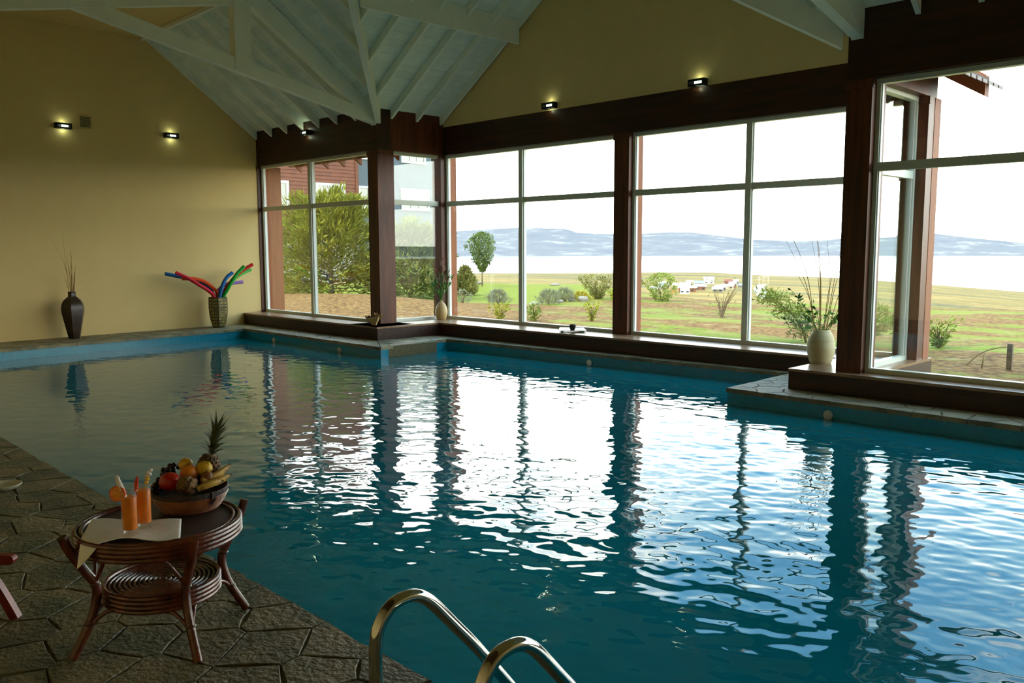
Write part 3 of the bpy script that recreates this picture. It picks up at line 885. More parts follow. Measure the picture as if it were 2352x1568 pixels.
def ground_mat():
    m, n, l, b = new_mat('ground')
    g = n.new('ShaderNodeNewGeometry')
    def noise(scale, detail, stretch=(1, 1, 1), rot=0.0):
        mp = n.new('ShaderNodeMapping'); mp.inputs['Scale'].default_value = stretch; mp.inputs['Rotation'].default_value = (0, 0, rot)
        l.new(g.outputs['Position'], mp.inputs[0])
        t = n.new('ShaderNodeTexNoise'); t.inputs['Scale'].default_value = scale; t.inputs['Detail'].default_value = detail
        l.new(mp.outputs[0], t.inputs['Vector']); return t.outputs[0]
    def rng_(x, a, b_, c=0.0, d=1.0):
        r = n.new('ShaderNodeMapRange'); r.inputs[1].default_value = a; r.inputs[2].default_value = b_
        r.inputs[3].default_value = c; r.inputs[4].default_value = d; l.new(x, r.inputs[0]); return r.outputs[0]
    lin = lambda c: tuple(v * 0.86 for v in LIN(c))
    def mix(f, c1, c2):
        x = n.new('ShaderNodeMixRGB'); l.new(f, x.inputs[0])
        for k, c in ((1, c1), (2, c2)):
            if isinstance(c, tuple): x.inputs[k].default_value = lin(c) + (1,)
            else: l.new(c, x.inputs[k])
        return x.outputs[0]
    def math_(op, a, b_):
        x = n.new('ShaderNodeMath'); x.operation = op; x.use_clamp = True
        for k, c in enumerate((a, b_)):
            if isinstance(c, (int, float)): x.inputs[k].default_value = c
            else: l.new(c, x.inputs[k])
        return x.outputs[0]
    fine = noise(9.0, 8); mid = noise(1.6, 6)
    grass = mix(rng_(fine, 0.35, 0.65), (92, 112, 24), (128, 132, 48))
    grass = mix(rng_(noise(0.5, 4), 0.4, 0.65), grass, (128, 128, 58))
    dirt = mix(rng_(fine, 0.38, 0.62), (92, 64, 38), (144, 110, 64))
    # bright strips of young grass and bare strips, lying along the building
    strips = noise(0.34, 5, (0.45, 1.6, 1), radians(-35))
    near = mix(rng_(math_('ADD', math_('MULTIPLY', strips, 0.75), math_('MULTIPLY', mid, 0.25)), 0.485, 0.545), dirt, grass)
    near = mix(rng_(noise(2.4, 8), 0.58, 0.70), near, (146, 128, 84))
    # lawn on the left
    sp = n.new('ShaderNodeSeparateXYZ'); l.new(g.outputs['Position'], sp.inputs[0])
    ln = n.new('ShaderNodeVectorMath'); ln.operation = 'LENGTH'; l.new(g.outputs['Position'], ln.inputs[0])
    az = n.new('ShaderNodeMath'); az.operation = 'ARCTAN2'; l.new(sp.outputs['X'], az.inputs[0]); l.new(sp.outputs['Y'], az.inputs[1])
    inlawn = math_('MULTIPLY', rng_(ln.outputs['Value'], 27.5, 29.5), rng_(az.outputs[0], -0.665, -0.70))
    near = mix(math_('MULTIPLY', inlawn, 0.93), near, mix(rng_(noise(3.0, 7, (1, 3, 1), radians(-45)), 0.35, 0.7), (104, 118, 32), (136, 138, 54)))
    # bare earth bank below the conifers
    vb = n.new('ShaderNodeVectorMath'); vb.operation = 'MULTIPLY_ADD'; l.new(g.outputs['Position'], vb.inputs[0])
    vb.inputs[1].default_value = (0.105, 0.30, 0.0); vb.inputs[2].default_value = (0.105 * 24, -0.30 * 15.2, 0.0)
    lb = n.new('ShaderNodeVectorMath'); lb.operation = 'LENGTH'; l.new(vb.outputs[0], lb.inputs[0])
    near = mix(rng_(lb.outputs['Value'], 1.05, 0.85), near, dirt)
    # dry plain
    plain = mix(rng_(noise(0.05, 9, (0.35, 1.5, 1), radians(-40)), 0.40, 0.60), (152, 126, 70), (112, 96, 52))
    plain = mix(rng_(noise(0.011, 8, (0.3, 2.4, 1), radians(-38)), 0.50, 0.60), plain, (92, 88, 58))
    plain = mix(rng_(noise(0.2, 9), 0.55, 0.7), plain, (158, 138, 92))
    far = rng_(ln.outputs['Value'], 44.0, 70.0)
    l.new(mix(far, near, plain), b.inputs['Base Color'])
    b.inputs['Roughness'].default_value = 0.95; b.inputs['Specular IOR Level'].default_value = 0.1
    bp = n.new('ShaderNodeBump'); bp.inputs['Strength'].default_value = 0.9; bp.inputs['Distance'].default_value = 0.06
    l.new(fine, bp.inputs['Height']); l.new(bp.outputs[0], b.inputs['Normal'])


ground_mat()
np_mesh('ground', np.stack([TX, TY, TZ], -1).reshape(-1, 3), TF, 'ground', smooth=True, kind='structure')

pm('lake_water', (120, 150, 165), rough=0.12, spec=1.0)
lk = MB(); vs = []; az = [radians(a) for a in range(-90, 136, 5)]
for a in az: vs += [(700 * sin(a), 700 * cos(a), -75), (12000 * sin(a), 12000 * cos(a), -75)]
lk.add(vs, [(2 * i, 2 * i + 1, 2 * i + 3, 2 * i + 2)[::-1] for i in range(len(az) - 1)])
lk.build('lake', 'lake_water', base=(-3000, 5000, -75), label='wide pale lake between the dry plain and the mountains', cat='lake')


def hazed_mountain_mat():
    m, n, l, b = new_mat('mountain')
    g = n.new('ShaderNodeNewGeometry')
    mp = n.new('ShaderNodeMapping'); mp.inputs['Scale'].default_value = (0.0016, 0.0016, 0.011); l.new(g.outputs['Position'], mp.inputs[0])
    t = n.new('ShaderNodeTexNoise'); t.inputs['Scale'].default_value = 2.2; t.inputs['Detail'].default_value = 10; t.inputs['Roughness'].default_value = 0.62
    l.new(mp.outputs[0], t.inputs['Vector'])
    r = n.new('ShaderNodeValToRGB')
    r.color_ramp.elements[0].position = 0.34; r.color_ramp.elements[0].color = lin((106, 107, 112)) + (1,)  # distance haze is put into these pale rock colours
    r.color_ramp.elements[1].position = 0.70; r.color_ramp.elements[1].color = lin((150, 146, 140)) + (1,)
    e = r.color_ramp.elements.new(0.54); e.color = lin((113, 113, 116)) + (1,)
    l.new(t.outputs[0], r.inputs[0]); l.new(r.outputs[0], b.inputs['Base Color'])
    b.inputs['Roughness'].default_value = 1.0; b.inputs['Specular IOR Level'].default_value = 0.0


hazed_mountain_mat()
# ridge height above eye level (m, at 8.4 km) by azimuth
RID = [(-80, 60), (-62, 150), (-52, 165), (-49.2, 168), (-46.0, 190), (-44.3, 199), (-41.6, 190), (-40.8, 152), (-38.7, 134), (-36.6, 138), (-34.9, 152), (-33.5, 148), (-31.5, 117), (-29.5, 78),
       (-27.4, 61), (-25.8, 56), (-23.7, 82), (-19.0, 126), (-17.0, 82), (-14.0, 30), (-5, 60), (15, 120), (40, 20), (70, 20), (120, 20)]
az = np.radians(np.linspace(-80, 120, 700)); rid = np.interp(np.degrees(az), [a for a, _ in RID], [h for _, h in RID])
mr = np.random.default_rng(3)
ks = np.arange(len(az))
for w in (60, 23, 9, 4): rid = rid + np.interp(ks, np.arange(0, len(az) + w, w), mr.normal(size=len(np.arange(0, len(az) + w, w))) * (w ** 0.5) * 0.55)
rows = []
NR = 14
for j in range(NR):
    f = j / (NR - 1)
    d = 8300 + 1500 * f
    # a shelf low down, then the slope
    h = -75 + (rid * (d / 8400.0) + 1.6 + 75) * (f ** 0.8)
    if 0 < j < NR - 1: h = h + mr.normal(size=len(az)) * 5.0
    rows.append(np.stack([d * np.sin(az), d * np.cos(az), h], -1))
for d, hh in ((10400, 0.6), (11500, 0.0)):
    rows.append(np.stack([d * np.sin(az), d * np.cos(az), -80 + (rid + 80) * hh], -1))
MV = np.concatenate(rows); n_az = len(az); nr = len(rows)
ii = np.arange(n_az * nr).reshape(nr, n_az)
MF = np.stack([ii[:-1, :-1], ii[:-1, 1:], ii[1:, 1:], ii[1:, :-1]], -1).reshape(-1, 4)
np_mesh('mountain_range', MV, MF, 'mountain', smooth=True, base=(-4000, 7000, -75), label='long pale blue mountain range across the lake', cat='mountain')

# ------------------------------------------------------------------ village on the plain
def gz1(x, y): return float(ground_z(np.array([float(x)]), np.array([float(y)]))[0])


pm('tin_white', (232, 234, 234), rough=0.5, spec=0.3)
pm('tin_grey', (120, 124, 132), rough=0.5)
pm('tin_red', (120, 66, 54), rough=0.6)
pm('hwall_cream', (176, 160, 124), rough=0.9)
pm('hwall_brick', (128, 82, 60), rough=0.9)
pm('hwall_grey', (120, 116, 108), rough=0.9)
pm('hwall_orange', (190, 130, 70), rough=0.9)
pm('house_glass', (40, 46, 54), rough=0.2)


def house(x, y, w, dpt, h, wall, roof, label, rot=0.0, flat=False):
    w *= 0.66; dpt *= 0.7; h *= 0.72
    z = gz1(x, y)
    t = thing('village_house', label, 'house', (x, y, z), 'houses of the village on the plain', rot)
    R0 = Vector((x, y, z))
    def q(lx, ly, lz): return (x + lx, y + ly, z + lz)
    MB().box(x - w / 2, x + w / 2, y - dpt / 2, y + dpt / 2, z - 1.5, z + h).build('wall', wall, t)
    rh = 0.25 if flat else min(w, dpt) * 0.26
    o = 0.5
    m = MB()
    vs = [q(-w / 2 - o, -dpt / 2 - o, h + 0.01), q(w / 2 + o, -dpt / 2 - o, h + 0.01), q(w / 2 + o, dpt / 2 + o, h + 0.01), q(-w / 2 - o, dpt / 2 + o, h + 0.01), q(-w / 2 - o, 0, h + rh + .4), q(w / 2 + o, 0, h + rh + .4)]
    m.add(vs, [(0, 1, 5, 4), (2, 3, 4, 5), (1, 2, 5), (3, 0, 4), (3, 2, 1, 0)]).build('roof', roof, t)
    if w > 3.4:
        for lx in (-w * 0.28, w * 0.28):
            MB().box(x + lx - 0.6, x + lx + 0.6, y - dpt / 2 - 0.04, y - dpt / 2 - 0.001, z + 0.6, z + 1.4).build('window', 'house_glass', t)
    return t


A_ = radians(33)
VIL = [(-243.7, 339.6, 5.5, 4.5, 2.6, 'hwall_grey', 'tin_white', 'small grey house with white roof at the left end of the village'),
       (-270.8, 383.0, 5.0, 4.5, 2.6, 'hwall_grey', 'tin_grey', 'grey roofed house beside the leftmost village house'),
       (-281.3, 408.5, 9.5, 5.0, 2.6, 'hwall_cream', 'tin_white', 'long low white-roofed house behind the orange shed'),
       (-226.3, 339.9, 6.6, 6.0, 5.2, 'tin_white', 'tin_white', 'tall bright white hall in front of the village'),
       (-238.2, 360.0, 13.0, 4.5, 2.9, 'hwall_brick', 'tin_white', 'long white-roofed building behind the tall white hall'),
       (-251.5, 392.2, 8.5, 5.0, 2.8, 'hwall_brick', 'tin_white', 'white-roofed brick house right of the tall white hall'),
       (-301.5, 457.9, 6.0, 5.0, 3.6, 'hwall_cream', 'hwall_cream', 'cream house at the back of the village'),
       (-280.6, 436.1, 7.5, 6.0, 3.6, 'hwall_brick', 'tin_grey', 'brick house with grey gable roof in the village centre'),
       (-325.9, 519.1, 10.0, 6.0, 5.0, 'tin_white', 'tin_white', 'white two-storey house standing highest behind the village'),
       (-316.7, 529.8, 8.0, 6.0, 3.6, 'hwall_brick', 'tin_red', 'red-roofed house at the back right of the village'),
       (-283.0, 478.8, 6.0, 5.0, 3.2, 'hwall_brick', 'tin_white', 'brick house with white roof below the red-roofed one'),
       (-327.8, 558.8, 5.5, 5.0, 3.4, 'hwall_grey', 'tin_white', 'farthest small white-roofed house on the right'),
       (-229.5, 373.8, 7.0, 4.0, 2.2, 'hwall_grey', 'tin_white', 'low white-roofed barn nearest on the right of the village'),
       (-244.0, 400.5, 8.5, 4.5, 2.6, 'hwall_grey', 'tin_white', 'longer white-roofed barn just behind the low barn'),
       (-259.2, 432.8, 10.0, 4.5, 2.6, 'hwall_cream', 'tin_white', 'long white-roofed barn on the right, behind two others'),
       (-274.3, 473.0, 4.0, 4.0, 2.6, 'hwall_grey', 'tin_grey', 'small grey shed at the right end of the village'),
       (-233.5, 341.5, 3.6, 3.0, 2.4, 'hwall_orange', 'tin_red', 'small orange shed left of the tall white hall'),
       (-313.3, 445.3, 6.0, 5.0, 2.8, 'hwall_grey', 'tin_white', 'white-roofed cottage at the back left of the village')]
for v in VIL: house(*v, rot=A_)

pm('pole_wood', (190, 172, 140), rough=0.8)
for i, (x, y) in enumerate([(-191.0, 345.6), (-214.5, 392.0), (-240.0, 441.0), (-268.0, 496.0), (-300.0, 556.0)]):
    z = gz1(x, y); t = thing('utility_pole', ['nearest', 'second nearest', 'middle', 'second farthest', 'farthest'][i] + ' utility pole in the row beside the gravel road', 'pole', (x, y, z), 'utility poles beside the gravel road')
    MB().tube([(x, y, z - 0.5), (x, y, z + 9.5)], [0.16, 0.11], 8).build('shaft', 'pole_wood', t, smooth=True)
    for h in (9.0, 8.2): MB().bar((x - 0.9, y - 0.5, z + h), (x + 0.9, y + 0.5, z + h), 0.12, 0.14).build('crossarm', 'pole_wood', t)
pm('gravel', (150, 142, 122), (132, 124, 106), scale=0.5, rough=1.0, world_co=True)
rd = MB(); vs = []
for k in range(15):
    f = k / 14; x, y = -182 - 150 * f - 4 * sin(f * 3), 338 + 270 * f
    w = 3.6; vs += [(x - w * 0.87, y - w * 0.49, gz1(x, y) + 0.25), (x + w * 0.87, y + w * 0.49, gz1(x, y) + 0.25)]
rd.add(vs, [(2 * i, 2 * i + 1, 2 * i + 3, 2 * i + 2) for i in range(14)])
rd.build('gravel_road', 'gravel', label='pale gravel road running across the plain beside the poles', cat='road')

# ------------------------------------------------------------------ hotel wing seen through the left windows
pm('siding', (108, 57, 32), (94, 49, 28), scale=2, rough=0.7, rnd=0.06)
pm('blue_render', (88, 98, 102), (82, 92, 97), scale=0.8, rough=0.9)
pm('white_frame', (190, 190, 180), rough=0.5)
pm('curtain', (128, 132, 122), (100, 106, 98), scale=8, rough=0.9, stretch=(1, 8, 0.2))
pm('plinth', (150, 146, 134), rough=0.9)
bw = thing('hotel_wing', 'brown timber-clad building wing behind the big conifer', 'building', (-46, 27, -0.5))
MB().box(-51.8, -46.06, 14.0, 31.6, -0.5, 11.5).build('wall', 'siding', bw)
k = 0; z = 2.07
while z < 11.4:
    MB().hull8([(-46.055, 14.0, z), (-46.0, 14.0, z), (-46.0, 31.62, z), (-46.055, 31.62, z)],
               [(-46.055, 14.0, z + .215), (-46.035, 14.0, z + .215), (-46.035, 31.62, z + .215), (-46.055, 31.62, z + .215)]).build('siding_board', 'siding', bw)
    z += 0.225
MB().box(-46.10, -45.96, 31.5, 31.72, 2.0, 11.5).build('corner_board', 'siding', bw)
MB().box(-46.06, -45.98, 14.0, 31.6, 1.8, 2.06).build('sill_band', 'white_frame', bw)
MB().box(-46.06, -46.0, 14.0, 31.6, -0.5, 1.8).build('plinth', 'plinth', bw)


def bwin(parent, x, y0, y1, z0, z1, n=2):
    f = MB()
    b = 0.16
    f.box(x, x + 0.10, y0 - b, y0, z0 - b, z1 + b).box(x, x + 0.10, y1, y1 + b, z0 - b, z1 + b).box(x, x + 0.10, y0, y1, z1, z1 + b).box(x, x + 0.10, y0, y1, z0 - b, z0)
    w = f.build('window', 'white_frame', parent)
    MB().box(x - 0.0, x + 0.02, y0, y1, z0, z1).build('curtain', 'curtain', w)
    for k in range(1, n): 
        yy = y0 + (y1 - y0) * k / n
        MB().box(x + 0.021, x + 0.085, yy - 0.05, yy + 0.05, z0, z1).build('mullion', 'white_frame', w)
    MB().box(x + 0.03, x + 0.04, y0, y1, z0, z1).build('pane', 'thin_glass', w)


bwin(bw, -46.0, 23.9, 26.5, 4.28, 5.5)
bwin(bw, -46.0, 28.7, 30.5, 4.32, 5.5)
bb = thing('blue_building', 'blue-grey rendered building with white windows, right of the brown wing', 'building', (-52, 40, -0.5))
MB().box(-58, -52.0, 31.7, 44.6, -0.5, 11.5).build('wall', 'blue_render', bb)
MB().box(-52.01, -51.9, 31.7, 44.6, -0.5, 0.9).build('plinth', 'plinth', bb)
bwin(bb, -52.0, 35.85, 38.4, 4.65, 5.98, 3)
bwin(bb, -52.0, 39.85, 42.25, 4.66, 5.98, 3)
bwin(bb, -52.0, 39.9, 41.95, 8.22, 9.7, 3)
bwin(bb, -52.0, 35.9, 38.0, 8.22, 9.7, 3)

# ------------------------------------------------------------------ plants
pm('conifer_leaf', (128, 126, 42), (98, 104, 34), scale=1.1, rough=0.8, spec=0.1, world_co=True)
pm('conifer_leaf_grey', (122, 128, 64), (92, 104, 54), scale=1.1, rough=0.8, spec=0.1, world_co=True)
pm('bark', (120, 100, 72), (86, 70, 50), scale=12, rough=0.9)
pm('leaf_mid', (124, 138, 54), (142, 150, 76), scale=2, rough=0.7, spec=0.2, world_co=True)
pm('leaf_poplar', (98, 114, 50), (76, 92, 40), scale=2, rough=0.7, spec=0.2, world_co=True)
pm('leaf_yellow', (166, 160, 30), (128, 138, 36), scale=3, rough=0.7, spec=0.2, world_co=True)
pm('leaf_olive', (138, 132, 70), (112, 112, 58), scale=2, rough=0.8, spec=0.1, world_co=True)
pm('leaf_dark', (92, 100, 54), (76, 86, 46), scale=2, rough=0.8, spec=0.1, world_co=True)
pm('leaf_gold', (170, 140, 30), (140, 128, 36), scale=3, rough=0.8, spec=0.1, world_co=True)
pm('lavender', (140, 140, 114), (116, 120, 94), scale=4, rough=0.9, spec=0.1, world_co=True)
pm('pebble', (150, 144, 130), (118, 112, 100), scale=6, rough=0.9, bump=0.3)
pm('dry_twig', (150, 132, 88), rough=0.9)


def kites(P, D, L, W, g):
    """one folded leaf (kite) per row: root P, direction D, length L, width W"""
    n = len(P)
    D = D / np.linalg.norm(D, axis=1, keepdims=True)
    S = np.cross(D, g.normal(size=(n, 3))); S /= np.linalg.norm(S, axis=1, keepdims=True) + 1e-9
    L = L[:, None]; W = W[:, None]
    a = P; b = P + D * L * 0.45 + S * W * 0.5; c = P + D * L; d = P + D * L * 0.45 - S * W * 0.5
    V = np.stack([a, b, c, d], 1).reshape(-1, 3)
    F = np.arange(4 * n).reshape(n, 4)
    return V, F


def sprays(c, pts, dirs, g, L, W, per=5, spread=0.5, droop=0.0):
    n = len(pts)
    P = np.repeat(pts, per, 0); D = np.repeat(dirs, per, 0) + g.normal(size=(n * per, 3)) * spread
    D[:, 2] -= droop
    P = P + g.normal(size=P.shape) * W * 0.6
    return kites(P, D, L * g.uniform(0.5, 1.2, n * per), W * g.uniform(0.6, 1.3, n * per), g)


def tree(name, label, cat, x, y, h, rad, m, prof, n, L, W, seed, trunk=True, up=0.6, per=5, group=None, trunk_h=0.0, spread=0.45, zb=None, stems=0, hollow=0.55, lumps=7, parts=('foliage', 'trunk')):
    g = np.random.default_rng(seed)
    z = gz1(x, y) if zb is None else zb
    t = thing(name, label, cat, (x, y, z), group)
    f = g.random(n); ang = g.uniform(0, 2 * pi, n)
    rp = np.interp(f, [p for p, _ in prof], [q for _, q in prof])
    lob = 1.0 + 0.22 * np.sin(ang * 3 + f * lumps + seed) + 0.16 * np.sin(ang * 5 - f * lumps * 1.7 + seed * 2)
    r = rad * rp * lob * (hollow + (1 - hollow) * np.sqrt(g.random(n)))
    pts = np.stack([x + r * np.cos(ang), y + r * np.sin(ang), z + trunk_h + f * (h - trunk_h)], -1)
    dirs = np.stack([np.cos(ang) * (1 - up * 0.6), np.sin(ang) * (1 - up * 0.6), np.full(n, up)], -1)
    V, F = sprays(None, pts, dirs, g, L, W, per, spread)
    np_mesh(parts[0], V, F, m, t, kind='stuff')
    tr = MB()
    if trunk: tr.tube([(x, y, z - 0.2), (x, y, z + h * 0.55)], [max(0.02, rad * 0.06), max(0.008, rad * 0.02)], 8)
    for k in range(stems):
        a = g.uniform(0, 2 * pi); hh = h * g.uniform(0.6, 0.95)
        q = rad * g.uniform(0.3, 0.8)
        tr.tube([(x, y, z - 0.05), (x + q * 0.35 * cos(a), y + q * 0.35 * sin(a), z + hh * 0.5), (x + q * cos(a), y + q * sin(a), z + hh)], [0.02 + h * 0.004, 0.012 + h * 0.002, 0.004], 6)
    if tr.v: tr.build(parts[1], 'bark', t, smooth=True)
    return t


CONE = [(0, 0.75), (0.12, 1.0), (0.35, 0.92), (0.6, 0.68), (0.8, 0.42), (0.93, 0.2), (1, 0.04)]
OVAL = [(0, 0.25), (0.2, 0.7), (0.5, 1.0), (0.75, 0.95), (0.92, 0.6), (1, 0.15)]
EGG = [(0, 0.12), (0.25, 0.55), (0.6, 1.0), (0.8, 0.92), (0.94, 0.55), (1, 0.12)]
BUSH = [(0, 0.6), (0.3, 1.0), (0.7, 0.85), (1, 0.3)]
DOME = [(0, 0.75), (0.3, 1.0), (0.6, 0.92), (0.85, 0.62), (1, 0.2)]
FAN = [(0, 0.12), (0.5, 0.6), (0.8, 1.0), (1, 0.9)]
def conifer(label, x, y, h, rad, m, nb, seed, top=1.0):
    """feathery cypress: many ascending branches, each a plume of narrow leaf sprays"""
    g = np.random.default_rng(seed); z = gz1(x, y)
    t = thing('conifer_tree', label, 'tree', (x, y, z))
    P, D, Ls = [], [], []
    br = MB()
    for k in range(nb):
        f = (k + g.random()) / nb                      # where the branch leaves the stem
        a = g.uniform(0, 2 * pi)
        reach = rad * float(np.interp(f, [0, .15, .35, .6, .85, 1], [.95, 1.05, .95, .72, .42, .10])) * g.uniform(.75, 1.12)
        rise = (-0.02 + 1.08 * f) * reach + 0.25 * h * f * (1 - f)
        p0 = np.array([x, y, z + 0.03 * h + f * h * 0.74]); p1 = p0 + np.array([cos(a) * reach, sin(a) * reach, rise])
        if f > .93: p1[2] += 0.14 * h * g.random()
        if k % 3 == 0: br.tube([p0, p0 * .5 + p1 * .5, p1], [0.022, 0.012, 0.003], 5)
        n = int(46 * (0.4 + reach / rad))
        u = g.uniform(0.22, 1.0, n) ** 0.75
        sp = (1.05 - u)[:, None] * 0.20 * rad + 0.02
        q = p0 + (p1 - p0) * u[:, None] + g.normal(size=(n, 3)) * sp * np.array([.9, .9, .6])
        P.append(q); d = (p1 - p0) / np.linalg.norm(p1 - p0)
        D.append(d[None] * 1.0 + g.normal(size=(n, 3)) * 0.38 + np.array([0, 0, .15]))
    P, D = np.concatenate(P), np.concatenate(D)
    n = len(P)
    V, F = kites(P, D, 0.30 * g.uniform(.5, 1.2, n), 0.050 * g.uniform(.6, 1.4, n), g)
    np_mesh('foliage', V, F, m, t, kind='stuff')
    br.tube([(x, y, z - .2), (x + .05, y, z + h * .5), (x, y, z + h * .95)], [0.10, 0.06, 0.01], 8)
    br.build('trunk', 'bark', t, smooth=True)
    return t


conifer('large feathery green conifer in front of the brown building', -27.0, 17.3, 3.95, 2.3, 'conifer_leaf', 320, 21)
conifer('grey-green conifer seen through the bay side window', -24.3, 18.9, 2.9, 1.5, 'conifer_leaf_grey', 200, 22)
tree('poplar_tree', 'small round-crowned tree on a thin trunk at the lawn edge', 'tree', -30.2, 27.9, 2.6, 0.66, 'leaf_poplar', EGG, 1500, 0.085, 0.055, 23, trunk_h=0.72, up=0.35, per=4, hollow=0.2, spread=0.8, parts=('crown', 'trunk'))
tree('hedge_bush', 'low dark bush at the foot of the small tree', 'bush', -32.5, 28.6, 0.5, 0.6, 'leaf_olive', BUSH, 500, 0.12, 0.05, 24, trunk=False, stems=3)
tree('hedge_bush', 'low olive bush left of the small tree trunk', 'bush', -33.6, 27.4, 0.5, 0.7, 'leaf_olive', BUSH, 500, 0.12, 0.05, 25, trunk=False, stems=3)
tree('juniper_shrub', 'yellowish feathery juniper at the left edge of the lawn', 'shrub', -24.8, 22.0, 1.0, 0.42, 'leaf_olive', CONE, 600, 0.22, 0.05, 26, up=0.85, trunk=False, stems=4)
for i, (x, y, r) in enumerate([(-19.7, 18.9, 0.34), (-18.5, 20.0, 0.33), (-19.3, 21.7, 0.33)]):
    tree('lavender_tuft', ['round grey lavender tuft left of the window mullion', 'round grey lavender tuft right of the mullion', 'grey lavender tuft farther back on the right'][i], 'tuft', x, y, 0.42, r, 'lavender', DOME, 460, 0.16, 0.012, 30 + i, up=0.75, per=3, trunk=False, spread=0.25, hollow=0.1, group='lavender tufts on the lawn', stems=4, parts=('stalks', 'stem'))
tree('yellow_shrub', 'yellow-green twiggy shrub below the left lavender tuft', 'shrub', -14.95, 14.4, 0.40, 0.27, 'leaf_yellow', FAN, 130, 0.07, 0.03, 41, per=3, trunk=False, stems=7, hollow=0.15)
tree('green_shrub', 'upright green shrub right of the window mullion', 'shrub', -14.05, 14.65, 0.42, 0.17, 'leaf_mid', OVAL, 140, 0.07, 0.03, 42, per=3, trunk=False, stems=5, hollow=0.1)
tree('yellow_shrub', 'small yellow-topped shrub behind the tray and cup', 'shrub', -13.0, 15.6, 0.42, 0.17, 'leaf_yellow', FAN, 110, 0.07, 0.03, 43, per=3, trunk=False, stems=5, hollow=0.1)
tree('olive_bush', 'wide bare-branched olive bush left of the middle post', 'bush', -19.5, 23.7, 0.85, 0.75, 'leaf_olive', FAN, 700, 0.09, 0.035, 44, per=3, trunk=False, stems=12, hollow=0.25)
tree('yellow_bush', 'bright yellow bush beside the middle post', 'bush', -18.2, 23.4, 0.55, 0.36, 'leaf_yellow', BUSH, 420, 0.09, 0.04, 45, per=3, trunk=False, stems=4)
tree('olive_bush', 'tall olive bush just left of the middle post', 'bush', -18.9, 24.6, 1.0, 0.5, 'leaf_olive', OVAL, 500, 0.1, 0.04, 46, per=3, trunk=False, stems=5)
tree('gold_plant', 'low golden plant beside the lavender', 'plant', -19.2, 22.4, 0.3, 0.35, 'leaf_gold', BUSH, 260, 0.07, 0.03, 47, per=3, trunk=False, stems=3)
tree('olive_bush', 'leafy bush right of the middle post in front of the village', 'bush', -17.2, 24.4, 0.95, 0.5, 'leaf_mid', OVAL, 600, 0.1, 0.04, 48, per=3, trunk=False, stems=5)
tree('young_bush', 'sparse young bush in the middle of the bare field', 'bush', -11.9, 19.6, 1.05, 0.55, 'leaf_olive', FAN, 90, 0.07, 0.025, 49, per=2, trunk=False, stems=9, hollow=0.2)
tree('small_shrub', 'small green shrub alone on the field in the right window', 'shrub', -5.25, 15.9, 0.50, 0.30, 'leaf_mid', FAN, 170, 0.1, 0.03, 50, per=3, trunk=True, stems=6, hollow=0.15)
tree('low_shrub', 'tiny grey shrub under the left window', 'shrub', -21.4, 15.6, 0.35, 0.2, 'leaf_dark', FAN, 120, 0.06, 0.02, 51, per=3, trunk=False, stems=5)
tree('low_shrub', 'tiny grey shrub seen through the bay side window', 'shrub', -20.3, 17.9, 0.42, 0.28, 'lavender', BUSH, 160, 0.07, 0.02, 52, per=3, trunk=False, stems=5)
tree('yellow_shrub', 'low yellowish shrub in front of the left conifer', 'shrub', -29.5, 16.4, 0.7, 0.7, 'leaf_gold', BUSH, 320, 0.12, 0.04, 53, per=3, trunk=False, stems=4)


def bent_tree():
    x, y = -7.55, 15.55; z = gz1(x, y)
    t = thing('bent_shrub', 'leaning green shrub left of the large cream vase', 'shrub', (x, y, z))
    lx, ly = -0.72, -0.69      # leans to the left of the view
    p = [(0, 0), (0.10, .30), (0.30, .55), (0.62, .80)]
    st = MB().tube(bez([(x + lx * a, y + ly * a * 0.9, z + h) for a, h in p], 8), list(np.linspace(0.028, 0.01, 25)), 8)
    g = np.random.default_rng(60); pts = []
    for k in range(9):
        a0 = g.uniform(0.05, 0.6); h0 = 0.15 + a0; a = a0 + g.uniform(-.1, .35); hh = h0 + g.uniform(0.05, 0.3)
        st.tube([(x + lx * a0, y + ly * a0 * .9, z + h0 * 0.95), (x + lx * a + g.uniform(-.1, .1), y + ly * a * .9, z + hh)], [0.008, 0.003], 5)
    st.build('stem', 'bark', t, smooth=True)
    for nm, (ca, ch, rx, rz, n, sp) in {'foliage': (0.68, 0.88, 0.30, 0.12, 260, 0.8), 'foliage.001': (0.33, 0.62, 0.30, 0.16, 220, 0.8), 'foliage.002': (0.02, 0.30, 0.34, 0.24, 240, 0.6)}.items():
        q = g.normal(size=(n, 3)) * 0.5
        P = np.stack([x + lx * ca + q[:, 0] * rx, y + ly * ca + q[:, 1] * rx, z + ch + q[:, 2] * rz], -1)
        D = q + np.array([0, 0, 0.5]) + g.normal(size=q.shape) * 0.3
        V, F = sprays(None, P, D, g, 0.10, 0.022, 3, sp)
        np_mesh('foliage', V, F, 'leaf_mid' if nm != 'foliage.002' else 'conifer_leaf_grey', t, kind='stuff')
bent_tree()
tree('green_shrub', 'green shrub behind the twigs of the large cream vase', 'shrub', -6.3, 15.4, 0.75, 0.4, 'leaf_mid', OVAL, 500, 0.10, 0.03, 61, per=3, trunk=False, stems=6, trunk_h=0.2)

